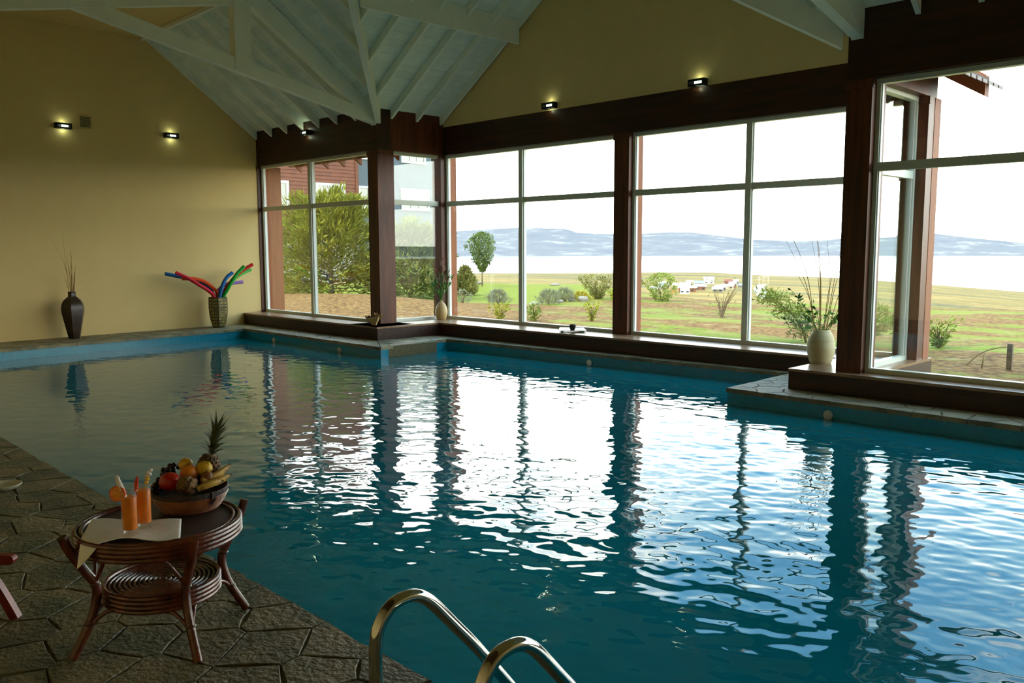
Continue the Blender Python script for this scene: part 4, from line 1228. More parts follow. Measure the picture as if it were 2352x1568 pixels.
def stone_out(x, y, r, label, sz=0.5, s=1):
    g = random.Random(s); z = gz1(x, y)
    m = MB().ball((x, y, z + r * sz * 0.5), r, 12, 7, 1.0, 0.8, sz)
    m.v = [(a + g.uniform(-.12, .12) * r, b + g.uniform(-.12, .12) * r, c + g.uniform(-.1, .1) * r) for a, b, c in m.v]
    m.build('garden_stone', 'pebble', smooth='all', base=(x, y, z), label=label, cat='stone', group='pale stones on the grass')
stone_out(-18.9, 22.2, 0.20, 'pale boulder below the wide olive bush', 0.6, 1)
stone_out(-18.75, 19.6, 0.19, 'flat pale stone left of the middle lavender tuft', 0.35, 2)
stone_out(-19.1, 21.2, 0.15, 'flat pale stone between two lavender tufts', 0.4, 3)
stone_out(-19.25, 22.0, 0.13, 'reddish stone right of the far lavender tuft', 0.6, 4)
stone_out(-33.0, 30.2, 0.30, 'white slab at the far edge of the lawn', 0.3, 5)
stone_out(-28.6, 31.4, 0.30, 'white slab farther right along the lawn edge', 0.25, 6)
# weathered post with dry twigs near the right window
px_, py_ = -3.55, 13.75; pz_ = gz1(px_, py_)
t = thing('fence_post', 'weathered grey fence post outside the right window', 'post', (px_, py_, pz_))
MB().box(px_ - .035, px_ + .035, py_ - .03, py_ + .03, pz_ - .1, pz_ + .38).build('shaft', 'bark', t)
t = thing('dry_branch', 'pale dry branch lying beside the fence post', 'branch', (px_ - .3, py_ - .1, pz_))
MB().tube(bez([(px_ - .55, py_ - .1, pz_ + .02), (px_ - .38, py_ - .12, pz_ + .2), (px_ - .2, py_ - .1, pz_ + .3), (px_ - .02, py_ - .1, pz_ + .34)], 6), 0.010, 6).build('limb', 'dry_twig', t, smooth=True)
MB().tube([(px_ - .33, py_ - .12, pz_ + .0), (px_ - .3, py_ - .12, pz_ + .23)], 0.012, 6).build('limb', 'dry_twig', t, smooth=True)
# ------------------------------------------------------------------ rattan table by the pool
pm('rattan', (106, 50, 30), (70, 32, 20), scale=14, rough=0.22, bump=0.1, spec=0.6)
pm('rattan_dark', (78, 40, 27), (54, 27, 19), scale=18, rough=0.32, spec=0.6)


def weave_mat(name, c1, c2, size, rough=0.45, bump=0.8):
    m, n, l, b = new_mat(name)
    tc = n.new('ShaderNodeTexCoord'); ck = n.new('ShaderNodeTexChecker'); ck.inputs['Scale'].default_value = 1.0 / size
    l.new(tc.outputs['Object'], ck.inputs['Vector'])
    ck.inputs['Color1'].default_value = lin(c1) + (1,); ck.inputs['Color2'].default_value = lin(c2) + (1,)
    l.new(ck.outputs['Color'], b.inputs['Base Color']); b.inputs['Roughness'].default_value = rough
    no = n.new('ShaderNodeTexNoise'); no.inputs['Scale'].default_value = 2.2 / size; l.new(tc.outputs['Object'], no.inputs['Vector'])
    ad = n.new('ShaderNodeMath'); l.new(ck.outputs['Fac'], ad.inputs[0]); l.new(no.outputs[0], ad.inputs[1])
    bp = n.new('ShaderNodeBump'); bp.inputs['Strength'].default_value = bump; bp.inputs['Distance'].default_value = 0.004
    l.new(ad.outputs[0], bp.inputs['Height']); l.new(bp.outputs[0], b.inputs['Normal'])


weave_mat('woven_top', (72, 40, 28), (44, 26, 18), 0.008)
TCx, TCy, TZT = -3.43, 1.345, 0.482
tb = thing('rattan_table', 'round dark rattan side table on the stone deck at the pool edge', 'table', (TCx, TCy, 0.0))
RT = 0.315
MB().lathe([(0.0, 0.438), (RT - .01, 0.438), (RT - .01, TZT - .004), (RT - 0.035, TZT - .001), (0.0, TZT - .001)], (TCx, TCy, 0), 48, cap_b=False).build('woven_top', 'woven_top', tb, smooth=True)
for z in (0.428, 0.446, 0.464, 0.480): MB().ring((TCx, TCy, z), RT, 0.0105, 64, 8).build('rim_cane', 'rattan', tb, smooth=True)
MB().ring((TCx, TCy, 0.483), RT - 0.024, 0.008, 64, 8).build('rim_cane', 'rattan', tb, smooth=True)
SR = 0.222
for z in (0.186, 0.204, 0.222, 0.240): MB().ring((TCx, TCy, z), SR, 0.010, 56, 8).build('shelf_rim', 'rattan', tb, smooth=True)
MB().lathe([(0.0, 0.190), (SR - .008, 0.190), (SR - .008, 0.226), (0.0, 0.226)], (TCx, TCy, 0), 48, cap_b=False).build('shelf_base', 'rattan_dark', tb, smooth=True)
for k in range(11): MB().ring((TCx, TCy, 0.234), 0.014 + k * 0.0188, 0.0066, 48, 6).build('shelf_cane', 'rattan', tb, smooth=True)
ang0 = atan2(-0.999, -0.051)
LEG = [(0.368, 0.500), (0.345, 0.440), (0.296, 0.350), (0.256, 0.275), (0.262, 0.20), (0.292, 0.12), (0.356, 0.006)]
dirs = [(cos(ang0 + k * pi / 2), sin(ang0 + k * pi / 2)) for k in range(4)]
def leg_at(k, z):
    zs = [p[1] for p in LEG][::-1]; rs = [p[0] for p in LEG][::-1]
    r = float(np.interp(z, zs, rs)); return Vector((TCx + dirs[k % 4][0] * r, TCy + dirs[k % 4][1] * r, z))
for k in range(4):
    pth = bez([(TCx + dirs[k][0] * r, TCy + dirs[k][1] * r, z) for r, z in LEG], 6)
    leg = MB().tube(pth, [0.0185] * len(pth), 10).build('leg', 'rattan', tb, smooth=True)
    for z in (0.285, 0.13):
        q = leg_at(k, z); MB().ring((q.x, q.y, q.z), 0.0185, 0.0045, 14, 6).build('node_ring', 'rattan_dark', leg, smooth=True)
    a, b = leg_at(k, 0.115), leg_at(k + 1, 0.115)
    m1, m2 = a.lerp(b, 0.20), a.lerp(b, 0.80)
    cc = Vector((TCx, TCy, 0))
    for q in (m1, m2): q.z = 0.178; q.x += (cc.x - q.x) * 0.10; q.y += (cc.y - q.y) * 0.10
    mm = (m1 + m2) / 2; mm.z = 0.180
    MB().tube(bez([a, a.lerp(m1, .55) + Vector((0, 0, .012)), m1, mm, m2, b.lerp(m2, .55) + Vector((0, 0, .012)), b], 5), 0.0085, 8).build('stretcher', 'rattan', tb, smooth=True)
    for sgn in (1, -1):
        p = leg_at(k, 0.285); a2 = atan2(dirs[k][1], dirs[k][0]) + sgn * 0.42
        q = Vector((TCx + cos(a2) * 0.285, TCy + sin(a2) * 0.285, 0.428)); md = p.lerp(q, 0.5); md.x += dirs[k][0] * -0.02; md.y += dirs[k][1] * -0.02; md.z += 0.025
        MB().tube(bez([p, md, q], 6), 0.0075, 8).build('brace', 'rattan', tb, smooth=True)

# napkin draped over the near left edge
pm('linen', (240, 238, 236), (230, 228, 226), scale=40, rough=0.9, bump=0.1, bscale=160, spec=0.1)
A, B, Cc, Dd = Vector((-3.615, 1.14, 0)), Vector((-3.35, 1.40, 0)), Vector((-3.125, 1.30, 0)), Vector((-3.315, 0.985, 0))
n = 36; g = np.random.default_rng(4)
vs = []
for j in range(n + 1):
    for i in range(n + 1):
        u, v = i / n, j / n
        p = A.lerp(B, u).lerp(Dd.lerp(Cc, u), v)
        # soft scalloped outline
        p += (Vector((0.5, -0.25, 0)) * 0.010 * sin(u * 11) * v) + Vector((-.3, .4, 0)) * 0.012 * sin(u * 7 + 1) * (1 - v)
        p += (A - Dd).normalized() * 0.045 * v * sin(pi * min(1, u * 1.15)) ** 1.5
        p += (B - Cc).normalized() * 0.02 * u * sin(pi * v)
        r = (Vector((p.x, p.y)) - Vector((TCx, TCy))).length
        z = TZT + 0.013 + 0.0035 * sin(u * 9 + v * 4) * sin(v * 7 + 1)
        if r > RT - 0.005: z = TZT + 0.013 - (r - RT + 0.005) * 1.25
        vs.append((p.x, p.y, z))
k = n + 1
fs = [(j * k + i, j * k + i + 1, (j + 1) * k + i + 1, (j + 1) * k + i) for j in range(n) for i in range(n)]
nb = len(vs); vs2 = vs + [(x, y, z - 0.0015) for x, y, z in vs]; fs2 = fs + [tuple(reversed([q + nb for q in f])) for f in fs]
per = [i for i in range(k)] + [j * k + n for j in range(1, k)] + [n * k + i for i in range(n - 1, -1, -1)] + [j * k for j in range(n - 1, 0, -1)]
fs2 += [(per[i], nb + per[i], nb + per[(i + 1) % len(per)], per[(i + 1) % len(per)]) for i in range(len(per))]
MB().add(vs2, fs2).build('napkin', 'linen', smooth='all', base=(-3.4, 1.2, TZT), label='white linen napkin spread under the two juice glasses', cat='napkin')
GZ = TZT + 0.0165

pm('orange_juice', (252, 148, 24), (240, 120, 14), scale=20, rough=0.35, spec=0.4)
pm('orange_rind', (226, 96, 14), (214, 84, 10), scale=60, rough=0.45, bump=0.2, bscale=120)
pm('orange_pulp', (244, 150, 44), (230, 116, 24), scale=90, rough=0.3)
pm('paper_white', (232, 222, 212), rough=0.8)
pm('petal_yellow', (232, 190, 70), rough=0.7)
pm('wedge_red', (206, 62, 20), rough=0.4)


def juice(x, y, label, second):
    t = thing('juice_glass', label, 'glass', (x, y, GZ), 'two juice glasses on the napkin')
    H, r = 0.172, 0.0315
    MB().lathe([(0.0, 0.0), (r - .004, 0.0), (r - .002, 0.004), (r, H), (r - .002, H), (r - .004, 0.022), (0.0, 0.020)], (x, y, GZ), 28, cap_b=False).build('tumbler', 'thin_glass', t, smooth=True)
    MB().ring((x, y, GZ + H), r - .001, 0.0013, 28, 6).build('rim', 'thin_glass', t, smooth=True)
    top = 0.150 if not second else 0.154
    MB().lathe([(0.0, 0.0235), (r - .006, 0.0235), (r - .0032, top), (0.0, top)], (x, y, GZ), 28, cap_b=False).build('juice', 'orange_juice', t, smooth=True)
    s = Vector((0.7, 0.71, 0)); f = Vector((0.71, -0.70, 0))      # right and towards the viewer
    if not second:
        c = Vector((x, y, GZ + H - .008)) - s * 0.040 + f * 0.004
        def disc(rad, off, th, nm, mt, par):
            vs = []; m_ = 24
            for o in (off, off + th):
                for q in range(m_): vs.append(c + f * o + (s * cos(2 * pi * q / m_) + Vector((0, 0, 1)) * sin(2 * pi * q / m_)) * rad)
            fs = [tuple(range(m_)), tuple(reversed(range(m_, 2 * m_)))] + [(q, m_ + q, m_ + (q + 1) % m_, (q + 1) % m_) for q in range(m_)]
            return MB().add(vs, fs).build(nm, mt, par)
        sl = disc(0.031, -0.006, 0.012, 'orange_slice', 'orange_rind', t)
        disc(0.026, 0.0062, 0.001, 'pulp', 'orange_pulp', sl)
        for q in range(8):
            a = q * pi / 4 + .2; d = s * cos(a) + Vector((0, 0, 1)) * sin(a)
            MB().bar(c + f * 0.0076 + d * 0.003, c + f * 0.0076 + d * 0.025, 0.0014, 0.0006, f).build('membrane', 'petal_yellow', sl)
        b0 = Vector((x, y, GZ + H - .045)) - s * 0.010; tp = Vector((x, y, GZ + H + .062)) - s * 0.044
        pth = [b0.lerp(tp, q / 14) for q in range(15)]
        MB().tube(pth, [0.0055 + 0.0055 * sin(min(1, q / 11) * pi * .85) + (0.0012 if q % 2 else 0) for q in range(14)] + [0.002], 10).build('paper_swizzle', 'paper_white', t, smooth=True)
    else:
        b0 = Vector((x, y, GZ + H - .03)) - s * 0.030
        MB().tube([b0, b0 + s * .006 + Vector((0, 0, .045)), b0 + s * .012 + Vector((0, 0, .066))], [0.007, 0.0085, 0.003], 10).build('orange_wedge', 'wedge_red', t, smooth=True)
        c0 = Vector((x, y, GZ + H)) + s * 0.012; tp = c0 + s * 0.020 + Vector((0, 0, 0.062))
        MB().tube([c0 - Vector((0, 0, .06)) - s * .005, c0, tp], 0.0022, 6).build('stick', 'petal_yellow', t, smooth=True)
        g = random.Random(9)
        for q in range(9):
            p = c0.lerp(tp, 0.25 + 0.75 * q / 8) + Vector((g.uniform(-.006, .006), g.uniform(-.006, .006), g.uniform(-.004, .004)))
            MB().ball(p, g.uniform(.006, .0095), 8, 6, 1, 1, .8).build('paper_petal', 'paper_white' if q > 3 else 'petal_yellow', t, smooth='all')


juice(-3.301, 1.181, 'front juice glass with an orange slice and white paper swizzle', False)
juice(-3.345, 1.252, 'rear juice glass with a red wedge and yellow paper flower', True)

# ------------------------------------------------------------------ fruit basket and its fruit
BX, BY, BZ = -3.495, 1.505, TZT + 0.011
pm('basket_cane', (150, 92, 54), (112, 64, 38), scale=26, rough=0.4, spec=0.5)
pm('basket_band', (60, 40, 26), (44, 30, 20), scale=40, rough=0.55, bump=0.5, bscale=160)
pm('strap_leather', (52, 30, 20), rough=0.45)
bk = thing('fruit_basket', 'round coiled cane basket full of fruit on the rattan table', 'basket', (BX, BY, BZ))
NB = 7
for k in range(NB):
    f = k / (NB - 1); MB().ring((BX, BY, BZ + 0.005 + f * 0.058), 0.117 + 0.036 * f ** 0.8, 0.0056, 56, 6).build('coil', 'basket_cane', bk, smooth=True)
MB().lathe([(0.0, 0.001), (0.103, 0.001), (0.136, 0.062), (0.150, 0.086), (0.146, 0.086), (0.136, 0.060), (0.0, 0.058)], (BX, BY, BZ), 48, cap_b=False).build('body', 'basket_band', bk, smooth=True)
MB().lathe([(0.1485, 0.062), (0.156, 0.066), (0.160, 0.086), (0.156, 0.090), (0.150, 0.088)], (BX, BY, BZ), 56, cap_b=False).build('rim_band', 'basket_band', bk, smooth=True)
sa = radians(12)
sd = Vector((cos(sa), sin(sa), 0)); tg = Vector((-sin(sa), cos(sa), 0))
q = [Vector((BX, BY, BZ)) + sd * r + Vector((0, 0, z)) for r, z in ((0.166, 0.094), (0.164, 0.064), (0.140, 0.03), (0.119, 0.004))]
st = MB()
for a, b in zip(q[:-1], q[1:]): st.hull8([a - tg * .011, a + tg * .011, a + tg * .011 - sd * .003, a - tg * .011 - sd * .003], [b - tg * .011, b + tg * .011, b + tg * .011 - sd * .003, b - tg * .011 - sd * .003])
st.build('strap', 'strap_leather', bk)
pm('apple_red', (196, 44, 22), (150, 24, 16), scale=9, rough=0.3)
pm('citrus_orange', (232, 140, 32), (222, 126, 26), scale=60, rough=0.45, bump=0.15, bscale=200)
pm('lemon_yellow', (226, 184, 52), (212, 166, 40), scale=60, rough=0.42, bump=0.15, bscale=200)
pm('banana_skin', (206, 168, 78), (120, 84, 40), scale=16, rough=0.5, lo=0.55, hi=0.68, detail=8)
pm('pear_brown', (146, 92, 42), (110, 70, 32), scale=14, rough=0.5)
pm('dried_melon', (150, 112, 62), (96, 66, 34), scale=22, rough=0.7, bump=0.8, bscale=60)
pm('grape_dark', (54, 18, 30), (36, 12, 24), scale=8, rough=0.25)
pm('stalk', (90, 70, 40), rough=0.8)
pm('pine_skin', (120, 84, 40), (84, 70, 36), scale=22, rough=0.7)
pm('pine_leaf', (92, 96, 52), (70, 80, 46), scale=8, rough=0.6)


def round_fruit(name, label, x, y, z, r, m, sz=1.0, tip=False):
    t = thing(name, label, 'fruit', (x, y, z - r * sz), 'fruit in the cane basket')
    MB().ball((x, y, z), r, 24, 16, 1, 1, sz).build('flesh', m, t, smooth='all')
    if tip: MB().ball((x + r * .55, y + r * .30, z + r * .70), r * 0.18, 8, 6).build('tip', m, t, smooth='all')
    else: MB().tube([(x - .001, y, z + r * sz - .004), (x + .003, y, z + r * sz + .008)], .0016, 6).build('stem', 'stalk', t)


round_fruit('apple', 'large red apple at the front left of the basket', -3.530, 1.436, 0.612, 0.044, 'apple_red', 0.92)
round_fruit('orange', 'orange in the middle of the basket behind the red apple', -3.548, 1.527, 0.628, 0.037, 'citrus_orange')
round_fruit('lemon', 'yellow lemon on top, left of the pineapple', -3.605, 1.540, 0.652, 0.0315, 'lemon_yellow', 0.95, True)
round_fruit('lemon', 'yellow lemon right of the orange, in front of the pineapple', -3.532, 1.590, 0.640, 0.036, 'lemon_yellow', 0.92, True)
round_fruit('pear', 'small brown fruit tucked between lemon and bananas', -3.474, 1.575, 0.612, 0.027, 'pear_brown', 1.05)
t = thing('dried_fruit', 'wrinkled brown dried fruit at the front of the basket', 'fruit', (-3.446, 1.47, 0.575), 'fruit in the cane basket')
m = MB().ball((-3.446, 1.472, 0.606), 0.037, 26, 16, 1.15, 1.05, 0.95)
m.v = [(x + .006 * sin(z * 260 + y * 90), y + .006 * cos(x * 170 + z * 120), z + .005 * sin(x * 210 + y * 230)) for x, y, z in m.v]
m.build('flesh', 'dried_melon', t, smooth='all')


def banana(p, q, bow, label, r=0.0165):
    p, q = Vector(p), Vector(q); t = thing('banana', label, 'banana', tuple((p + q) / 2 - Vector((0, 0, r + .01))), 'bananas in the cane basket')
    md = (p + q) / 2 + Vector(bow); path = bez([p, md, q], 10); nn = len(path)
    MB().tube(path, [r * (0.45 + 0.55 * sin(min(1, 0.12 + i / (nn - 1) * .95) * pi) ** 0.5) for i in range(nn)], 7).build('skin', 'banana_skin', t, smooth=24)
    MB().tube([q, q + (q - md).normalized() * 0.012], [r * .42, r * .28], 6).build('tip', 'stalk', t)
banana((-3.462, 1.545, 0.606), (-3.500, 1.690, 0.640), (0.012, .0, -0.006), 'topmost banana, reaching right out of the basket')
banana((-3.436, 1.540, 0.592), (-3.448, 1.665, 0.610), (0.010, 0, -.002), 'middle banana, its tip at the right rim')
banana((-3.408, 1.500, 0.590), (-3.405, 1.605, 0.604), (0.008, 0, 0.006), 'front banana lying along the basket rim', 0.0155)


def pineapple():
    b = Vector((-3.565, 1.622, 0.622)); ax = Vector((0.16, 0.17, 0.97)).normalized()
    t = thing('pineapple', 'whole pineapple standing at the back of the basket', 'pineapple', (b.x, b.y, b.z - 0.067))
    s = ax.cross(Vector((1, 0, 0))).normalized(); u = ax.cross(s)
    body = MB(); eyes = MB(); nr, nk = 15, 20; vs = []
    for i in range(nr):
        f = i / (nr - 1); r = 0.050 * sin(pi * (0.10 + 0.80 * f)) ** 0.55
        for k in range(nk): vs.append(b + ax * (f - .5) * 0.135 + (s * cos(2 * pi * k / nk) + u * sin(2 * pi * k / nk)) * r)
    body.add(vs, [(i * nk + k, i * nk + (k + 1) % nk, (i + 1) * nk + (k + 1) % nk, (i + 1) * nk + k) for i in range(nr - 1) for k in range(nk)] + [tuple(range(nk)), tuple((nr - 1) * nk + k for k in range(nk))])
    body.build('body', 'pine_skin', t, smooth='all')
    for i in range(9):
        f = (i + .5) / 9; r = 0.050 * sin(pi * (0.10 + 0.80 * f)) ** 0.55
        for k in range(13):
            a = 2 * pi * (k + .5 * (i % 2)) / 13; d = s * cos(a) + u * sin(a); p = b + ax * (f - .5) * 0.135 + d * r
            w = s * -sin(a) + u * cos(a)
            eyes.add([p + w * .010, p + ax * .008, p - w * .010, p - ax * .008, p + d * .007], [(0, 1, 4), (1, 2, 4), (2, 3, 4), (3, 0, 4)])
    eyes.build('eyes', 'pine_skin', t, kind='stuff')
    top = b + ax * 0.062; g = random.Random(12)
    for k in range(58):
        f = k / 57; a = k * 2.4; d = s * cos(a) + u * sin(a)
        base = top + ax * (0.008 + 0.095 * f)
        L = (0.055 + 0.062 * f) * g.uniform(0.8, 1.25); out = 0.95 - 0.66 * f
        tip = base + (ax * (1 - out * 0.35) + d * out).normalized() * L
        md = base.lerp(tip, 0.5) + ax * 0.004 - d * 0.004 * (1 if f > .3 else -1); w = (s * -sin(a) + u * cos(a))
        ww = 0.0085
        tip2 = tip + d * 0.010 * (1 - f) - ax * 0.006 * (1 - f)
        MB().add([base - w * ww, base + w * ww, md + w * ww * .8, md - w * ww * .8, md + d * .002, tip2, base + d * .003], [(0, 3, 4, 6), (6, 4, 2, 1), (3, 5, 4), (4, 5, 2), (0, 1, 2, 3), (3, 2, 5)]).build('crown_leaf', 'pine_leaf', t)
pineapple()
gp = thing('grapes', 'bunch of dark grapes spilling over the left rim of the basket', 'grapes', (-3.60, 1.43, 0.57), 'fruit in the cane basket')
g = random.Random(17)
ctr = [(-3.620, 1.455, 0.628), (-3.590, 1.420, 0.608), (-3.635, 1.500, 0.640), (-3.572, 1.392, 0.585), (-3.562, 1.376, 0.560)]
for k in range(46):
    c = ctr[k % 5]; MB().ball((c[0] + g.uniform(-.022, .022), c[1] + g.uniform(-.020, .020), c[2] + g.uniform(-.016, .014)), g.uniform(.0095, .012), 10, 7).build('grape', 'grape_dark', gp, smooth='all')
MB().tube(bez([(-3.64, 1.52, .655), (-3.62, 1.46, .64), (-3.575, 1.39, .585)], 6), .002, 6).build('stem', 'stalk', gp)
# small glass dish behind the glasses
ds = thing('glass_dish', 'small dark glass dish on the table behind the juice glasses', 'dish', (-3.60, 1.425, TZT))
MB().lathe([(0.0, 0.0), (0.022, 0.0), (0.034, 0.012), (0.040, 0.024), (0.037, 0.024), (0.031, 0.013), (0.0, 0.004)], (-3.632, 1.372, TZT + .012), 24, cap_b=False).build('bowl', 'thin_glass', ds, smooth=True)
ds.location = (-3.632, 1.372, TZT)
ds.children[0].location = Vector((-3.60, 1.425, TZT)) - Vector((-3.632, 1.372, TZT))

# ------------------------------------------------------------------ red-brown lounger at the left edge, dish on the deck
pm('red_timber', (136, 40, 26), (104, 28, 20), scale=4, rough=0.4, stretch=(2, 2, 2))
lg = thing('sun_lounger', 'red-brown wooden lounger cut by the left edge of the photo', 'lounger', (-4.5, 0.4, 0))
d = Vector((-0.70, -0.714, 0)); s = Vector((0.714, -0.70, 0))
def plank(p, q, w, h, nm):
    MB().bar(p, q, w, h).build(nm, 'red_timber', lg)
for off in (0.0, 0.62):
    o = Vector((-4.075, 0.958, 0)) + s * off
    rail = MB().bar(o + Vector((0, 0, .252)) + d * 0.012, o + d * 1.85 + Vector((0, 0, .252)), 0.035, 0.042)
    rail.tube([o + s * -0.0175 + d * .012 + Vector((0, 0, .252)), o + s * 0.0175 + d * .012 + Vector((0, 0, .252))], 0.021, 14)
    rail.build('side_rail', 'red_timber', lg)
    for k in (0.0, 1.0):
        b = o + d * (1.75 * k) + Vector((0.045, -0.015, 0)); sg = 1 if k == 0 else -1
        pth = bez([b + d * (-0.0) * sg + Vector((0, 0, 0.0)), b + d * 0.028 * sg + Vector((0, 0, .06)), b + d * 0.075 * sg + Vector((0, 0, .15)), b + d * 0.13 * sg + Vector((0, 0, .24))], 5)
        lm = MB()
        for a, c in zip(pth[:-1], pth[1:]): lm.bar(a, c, 0.035, 0.036, d)
        lm.build('leg', 'red_timber', lg)
for k in range(15):
    c = Vector((-4.075, 0.958, .284)) + d * (0.16 + k * 0.115)
    MB().bar(c - s * 0.02, c + s * 0.66, 0.075, 0.018).build('slat', 'red_timber', lg)
pm('ceramic_pale', (196, 196, 176), (182, 180, 158), scale=12, rough=0.4)
dk = thing('shallow_dish', 'shallow pale round dish lying on the stone deck at the left edge', 'dish', (-6.31, 1.46, 0.006))
MB().lathe([(0.0, 0.0), (0.062, 0.0), (0.088, 0.012), (0.104, 0.030), (0.100, 0.032), (0.084, 0.017), (0.060, 0.007), (0.0, 0.006)], (-6.31, 1.46, 0.006), 40, cap_b=False).build('bowl', 'ceramic_pale', dk, smooth=True)
MB().ring((-6.31, 1.46, 0.0375), 0.102, 0.003, 40, 6).build('rim', 'ceramic_pale', dk, smooth=True)

# ------------------------------------------------------------------ steel pool handrails
pm('polished_steel', (200, 196, 186), rough=0.10, metal=1.0)
pm('steel_flange', (170, 168, 160), rough=0.25, metal=1.0)
ld = thing('pool_ladder', 'pair of polished steel handrails at the pool edge, foreground', 'ladder', (-1.83, 1.46, 0))
for x in (-2.076, -1.600):
    pth = [(x, 1.455, 0.0), (x, 1.455, 0.15), (x, 1.455, 0.30)] + bez([(x, 1.456, 0.36), (x, 1.468, 0.425), (x, 1.513, 0.479), (x, 1.565, 0.494), (x, 1.617, 0.488), (x, 1.662, 0.462), (x, 1.698, 0.428)], 6) + \
          bez([(x, 1.78, 0.335), (x, 1.87, 0.233), (x, 2.03, 0.035), (x, 2.17, -0.14), (x, 2.28, -0.30), (x, 2.33, -0.50), (x, 2.34, -1.2)], 6)
    MB().tube(pth, 0.0213, 20).build('rail', 'polished_steel', ld, smooth=True)
    MB().lathe([(0.0, 0.0), (0.048, 0.0), (0.048, 0.006), (0.028, 0.018), (0.0, 0.018)], (x, 1.455, 0.004), 24, cap_b=False).build('flange', 'steel_flange', ld, smooth=True)
for z in (-0.50, -0.75, -1.0): MB().box(-2.076, -1.600, 2.30, 2.38, z - .012, z + .012).build('tread', 'steel_flange', ld)

# ------------------------------------------------------------------ vases on the far ledge
pm('vase_dark', (64, 46, 34), (38, 30, 24), scale=10, rough=0.33, bump=0.15, bscale=24)
VX, VY = -16.33, 5.05
dv = thing('floor_vase', 'tall dark faceted vase with dry twigs against the cream wall', 'vase', (VX, VY, 0))
prof = [(0.0, 0.002), (0.096, 0.002), (0.104, 0.02), (0.135, 0.16), (0.172, 0.34), (0.200, 0.48), (0.203, 0.55), (0.192, 0.62), (0.160, 0.685), (0.112, 0.730), (0.078, 0.752), (0.070, 0.775), (0.068, 0.82), (0.070, 0.838), (0.074, 0.842), (0.066, 0.842), (0.055, 0.82), (0.0, 0.80)]
m = MB().lathe(prof, (VX, VY, 0), 6, cap_b=False)
ca, sa_ = cos(0.62), sin(0.62)
m.v = [(VX + (x - VX) * ca - (y - VY) * sa_, VY + (x - VX) * sa_ + (y - VY) * ca, z) for x, y, z in m.v]
m.build('body', 'vase_dark', dv, smooth=30)
g = random.Random(5)
pm('twig_tan', (190, 156, 88), (150, 116, 60), scale=10, rough=0.8)
def twig(p, q, bend, r, t, nm='twig', mt='twig_tan'):
    p, q = Vector(p), Vector(q); md = p.lerp(q, 0.5) + Vector(bend)
    MB().tube(bez([p, md, q], 6), [r] * 7 + [r * .7] * 3 + [r * .4] * 3, 5).build(nm, mt, t)
for (dy, z, b) in ((-.10, 1.38, 0), (-.06, 1.50, 0), (-.03, 1.42, 0), (0.0, 1.30, 0), (.02, 1.55, 0), (.05, 1.47, 0), (.07, 1.32, 0), (-.13, 1.2, 0), (.04, 1.72, .02), (-.08, 1.93, -.02), (-.37, 1.93, .10)):
    twig((VX + g.uniform(-.02, .02), VY + dy * .12, 0.78), (VX + g.uniform(-.06, .06), VY + dy, z), (0, b + g.uniform(-.01, .01), 0), 0.0045 if z < 1.6 else .003, dv)
for k in range(3): twig((VX, VY + .03, .8), (VX + .01 * k, VY + .05 + .012 * k, 1.12 + .08 * k), (0, 0, 0), .008, dv, 'reed', 'outer_wood')

pm('pot_olive', (74, 66, 36), (58, 52, 28), scale=9, rough=0.6)
pm('pot_tile', (182, 164, 92), (150, 134, 74), scale=6, rough=0.5)
pm('pot_hole', (22, 20, 16), rough=0.7)
PX, PY = -16.50, 7.87
pt = thing('noodle_pot', 'olive six-sided pot with inlaid squares holding the pool noodles', 'pot', (PX, PY, 0))
pprof = [(0.128, 0.002), (0.150, 0.06), (0.178, 0.16), (0.200, 0.28), (0.208, 0.40), (0.207, 0.52), (0.202, 0.622)]
a0 = radians(-24)
def hexp(r, z, k): return Vector((PX + r * cos(a0 + k * pi / 3), PY + r * sin(a0 + k * pi / 3), z))
def prad(z): return float(np.interp(z, [p[1] for p in pprof], [p[0] for p in pprof]))
m = MB(); vs = []
pr2 = pprof + [(0.188, 0.622), (0.186, 0.3), (0.12, 0.06)]
for r, z in pr2: vs += [hexp(r, z, k) for k in range(6)]
m.add(vs, [(i * 6 + k, i * 6 + (k + 1) % 6, (i + 1) * 6 + (k + 1) % 6, (i + 1) * 6 + k) for i in range(len(pr2) - 1) for k in range(6)] + [tuple(reversed(range(6))), tuple((len(pr2) - 1) * 6 + k for k in range(6))])
m.build('body', 'pot_olive', pt, smooth=30)
tiles, holes = MB(), MB(); g = random.Random(8)
for k in range(6):
    for row in range(9):
        z0 = 0.03 + row * 0.0652; z1 = z0 + 0.047
        for c in range(4):
            u0, u1 = 0.06 + c * 0.225, 0.06 + c * 0.225 + 0.17
            P4 = [hexp(prad(z), z, k).lerp(hexp(prad(z), z, k + 1), u) for z, u in ((z0, u0), (z0, u1), (z1, u1), (z1, u0))]
            nrm = (P4[1] - P4[0]).cross(P4[3] - P4[0]).normalized()
            tiles.hull8(P4, [p + nrm * 0.005 for p in P4])
            if g.random() < 0.5:
                cc_ = sum(P4, Vector()) / 4; Q = [cc_ + (p - cc_) * 0.5 + nrm * 0.0052 for p in P4]
                holes.hull8(Q, [p + nrm * .0012 for p in Q])
tiles.build('inlay', 'pot_tile', pt, kind='stuff'); holes.build('inlay_hole', 'pot_hole', pt, kind='stuff')
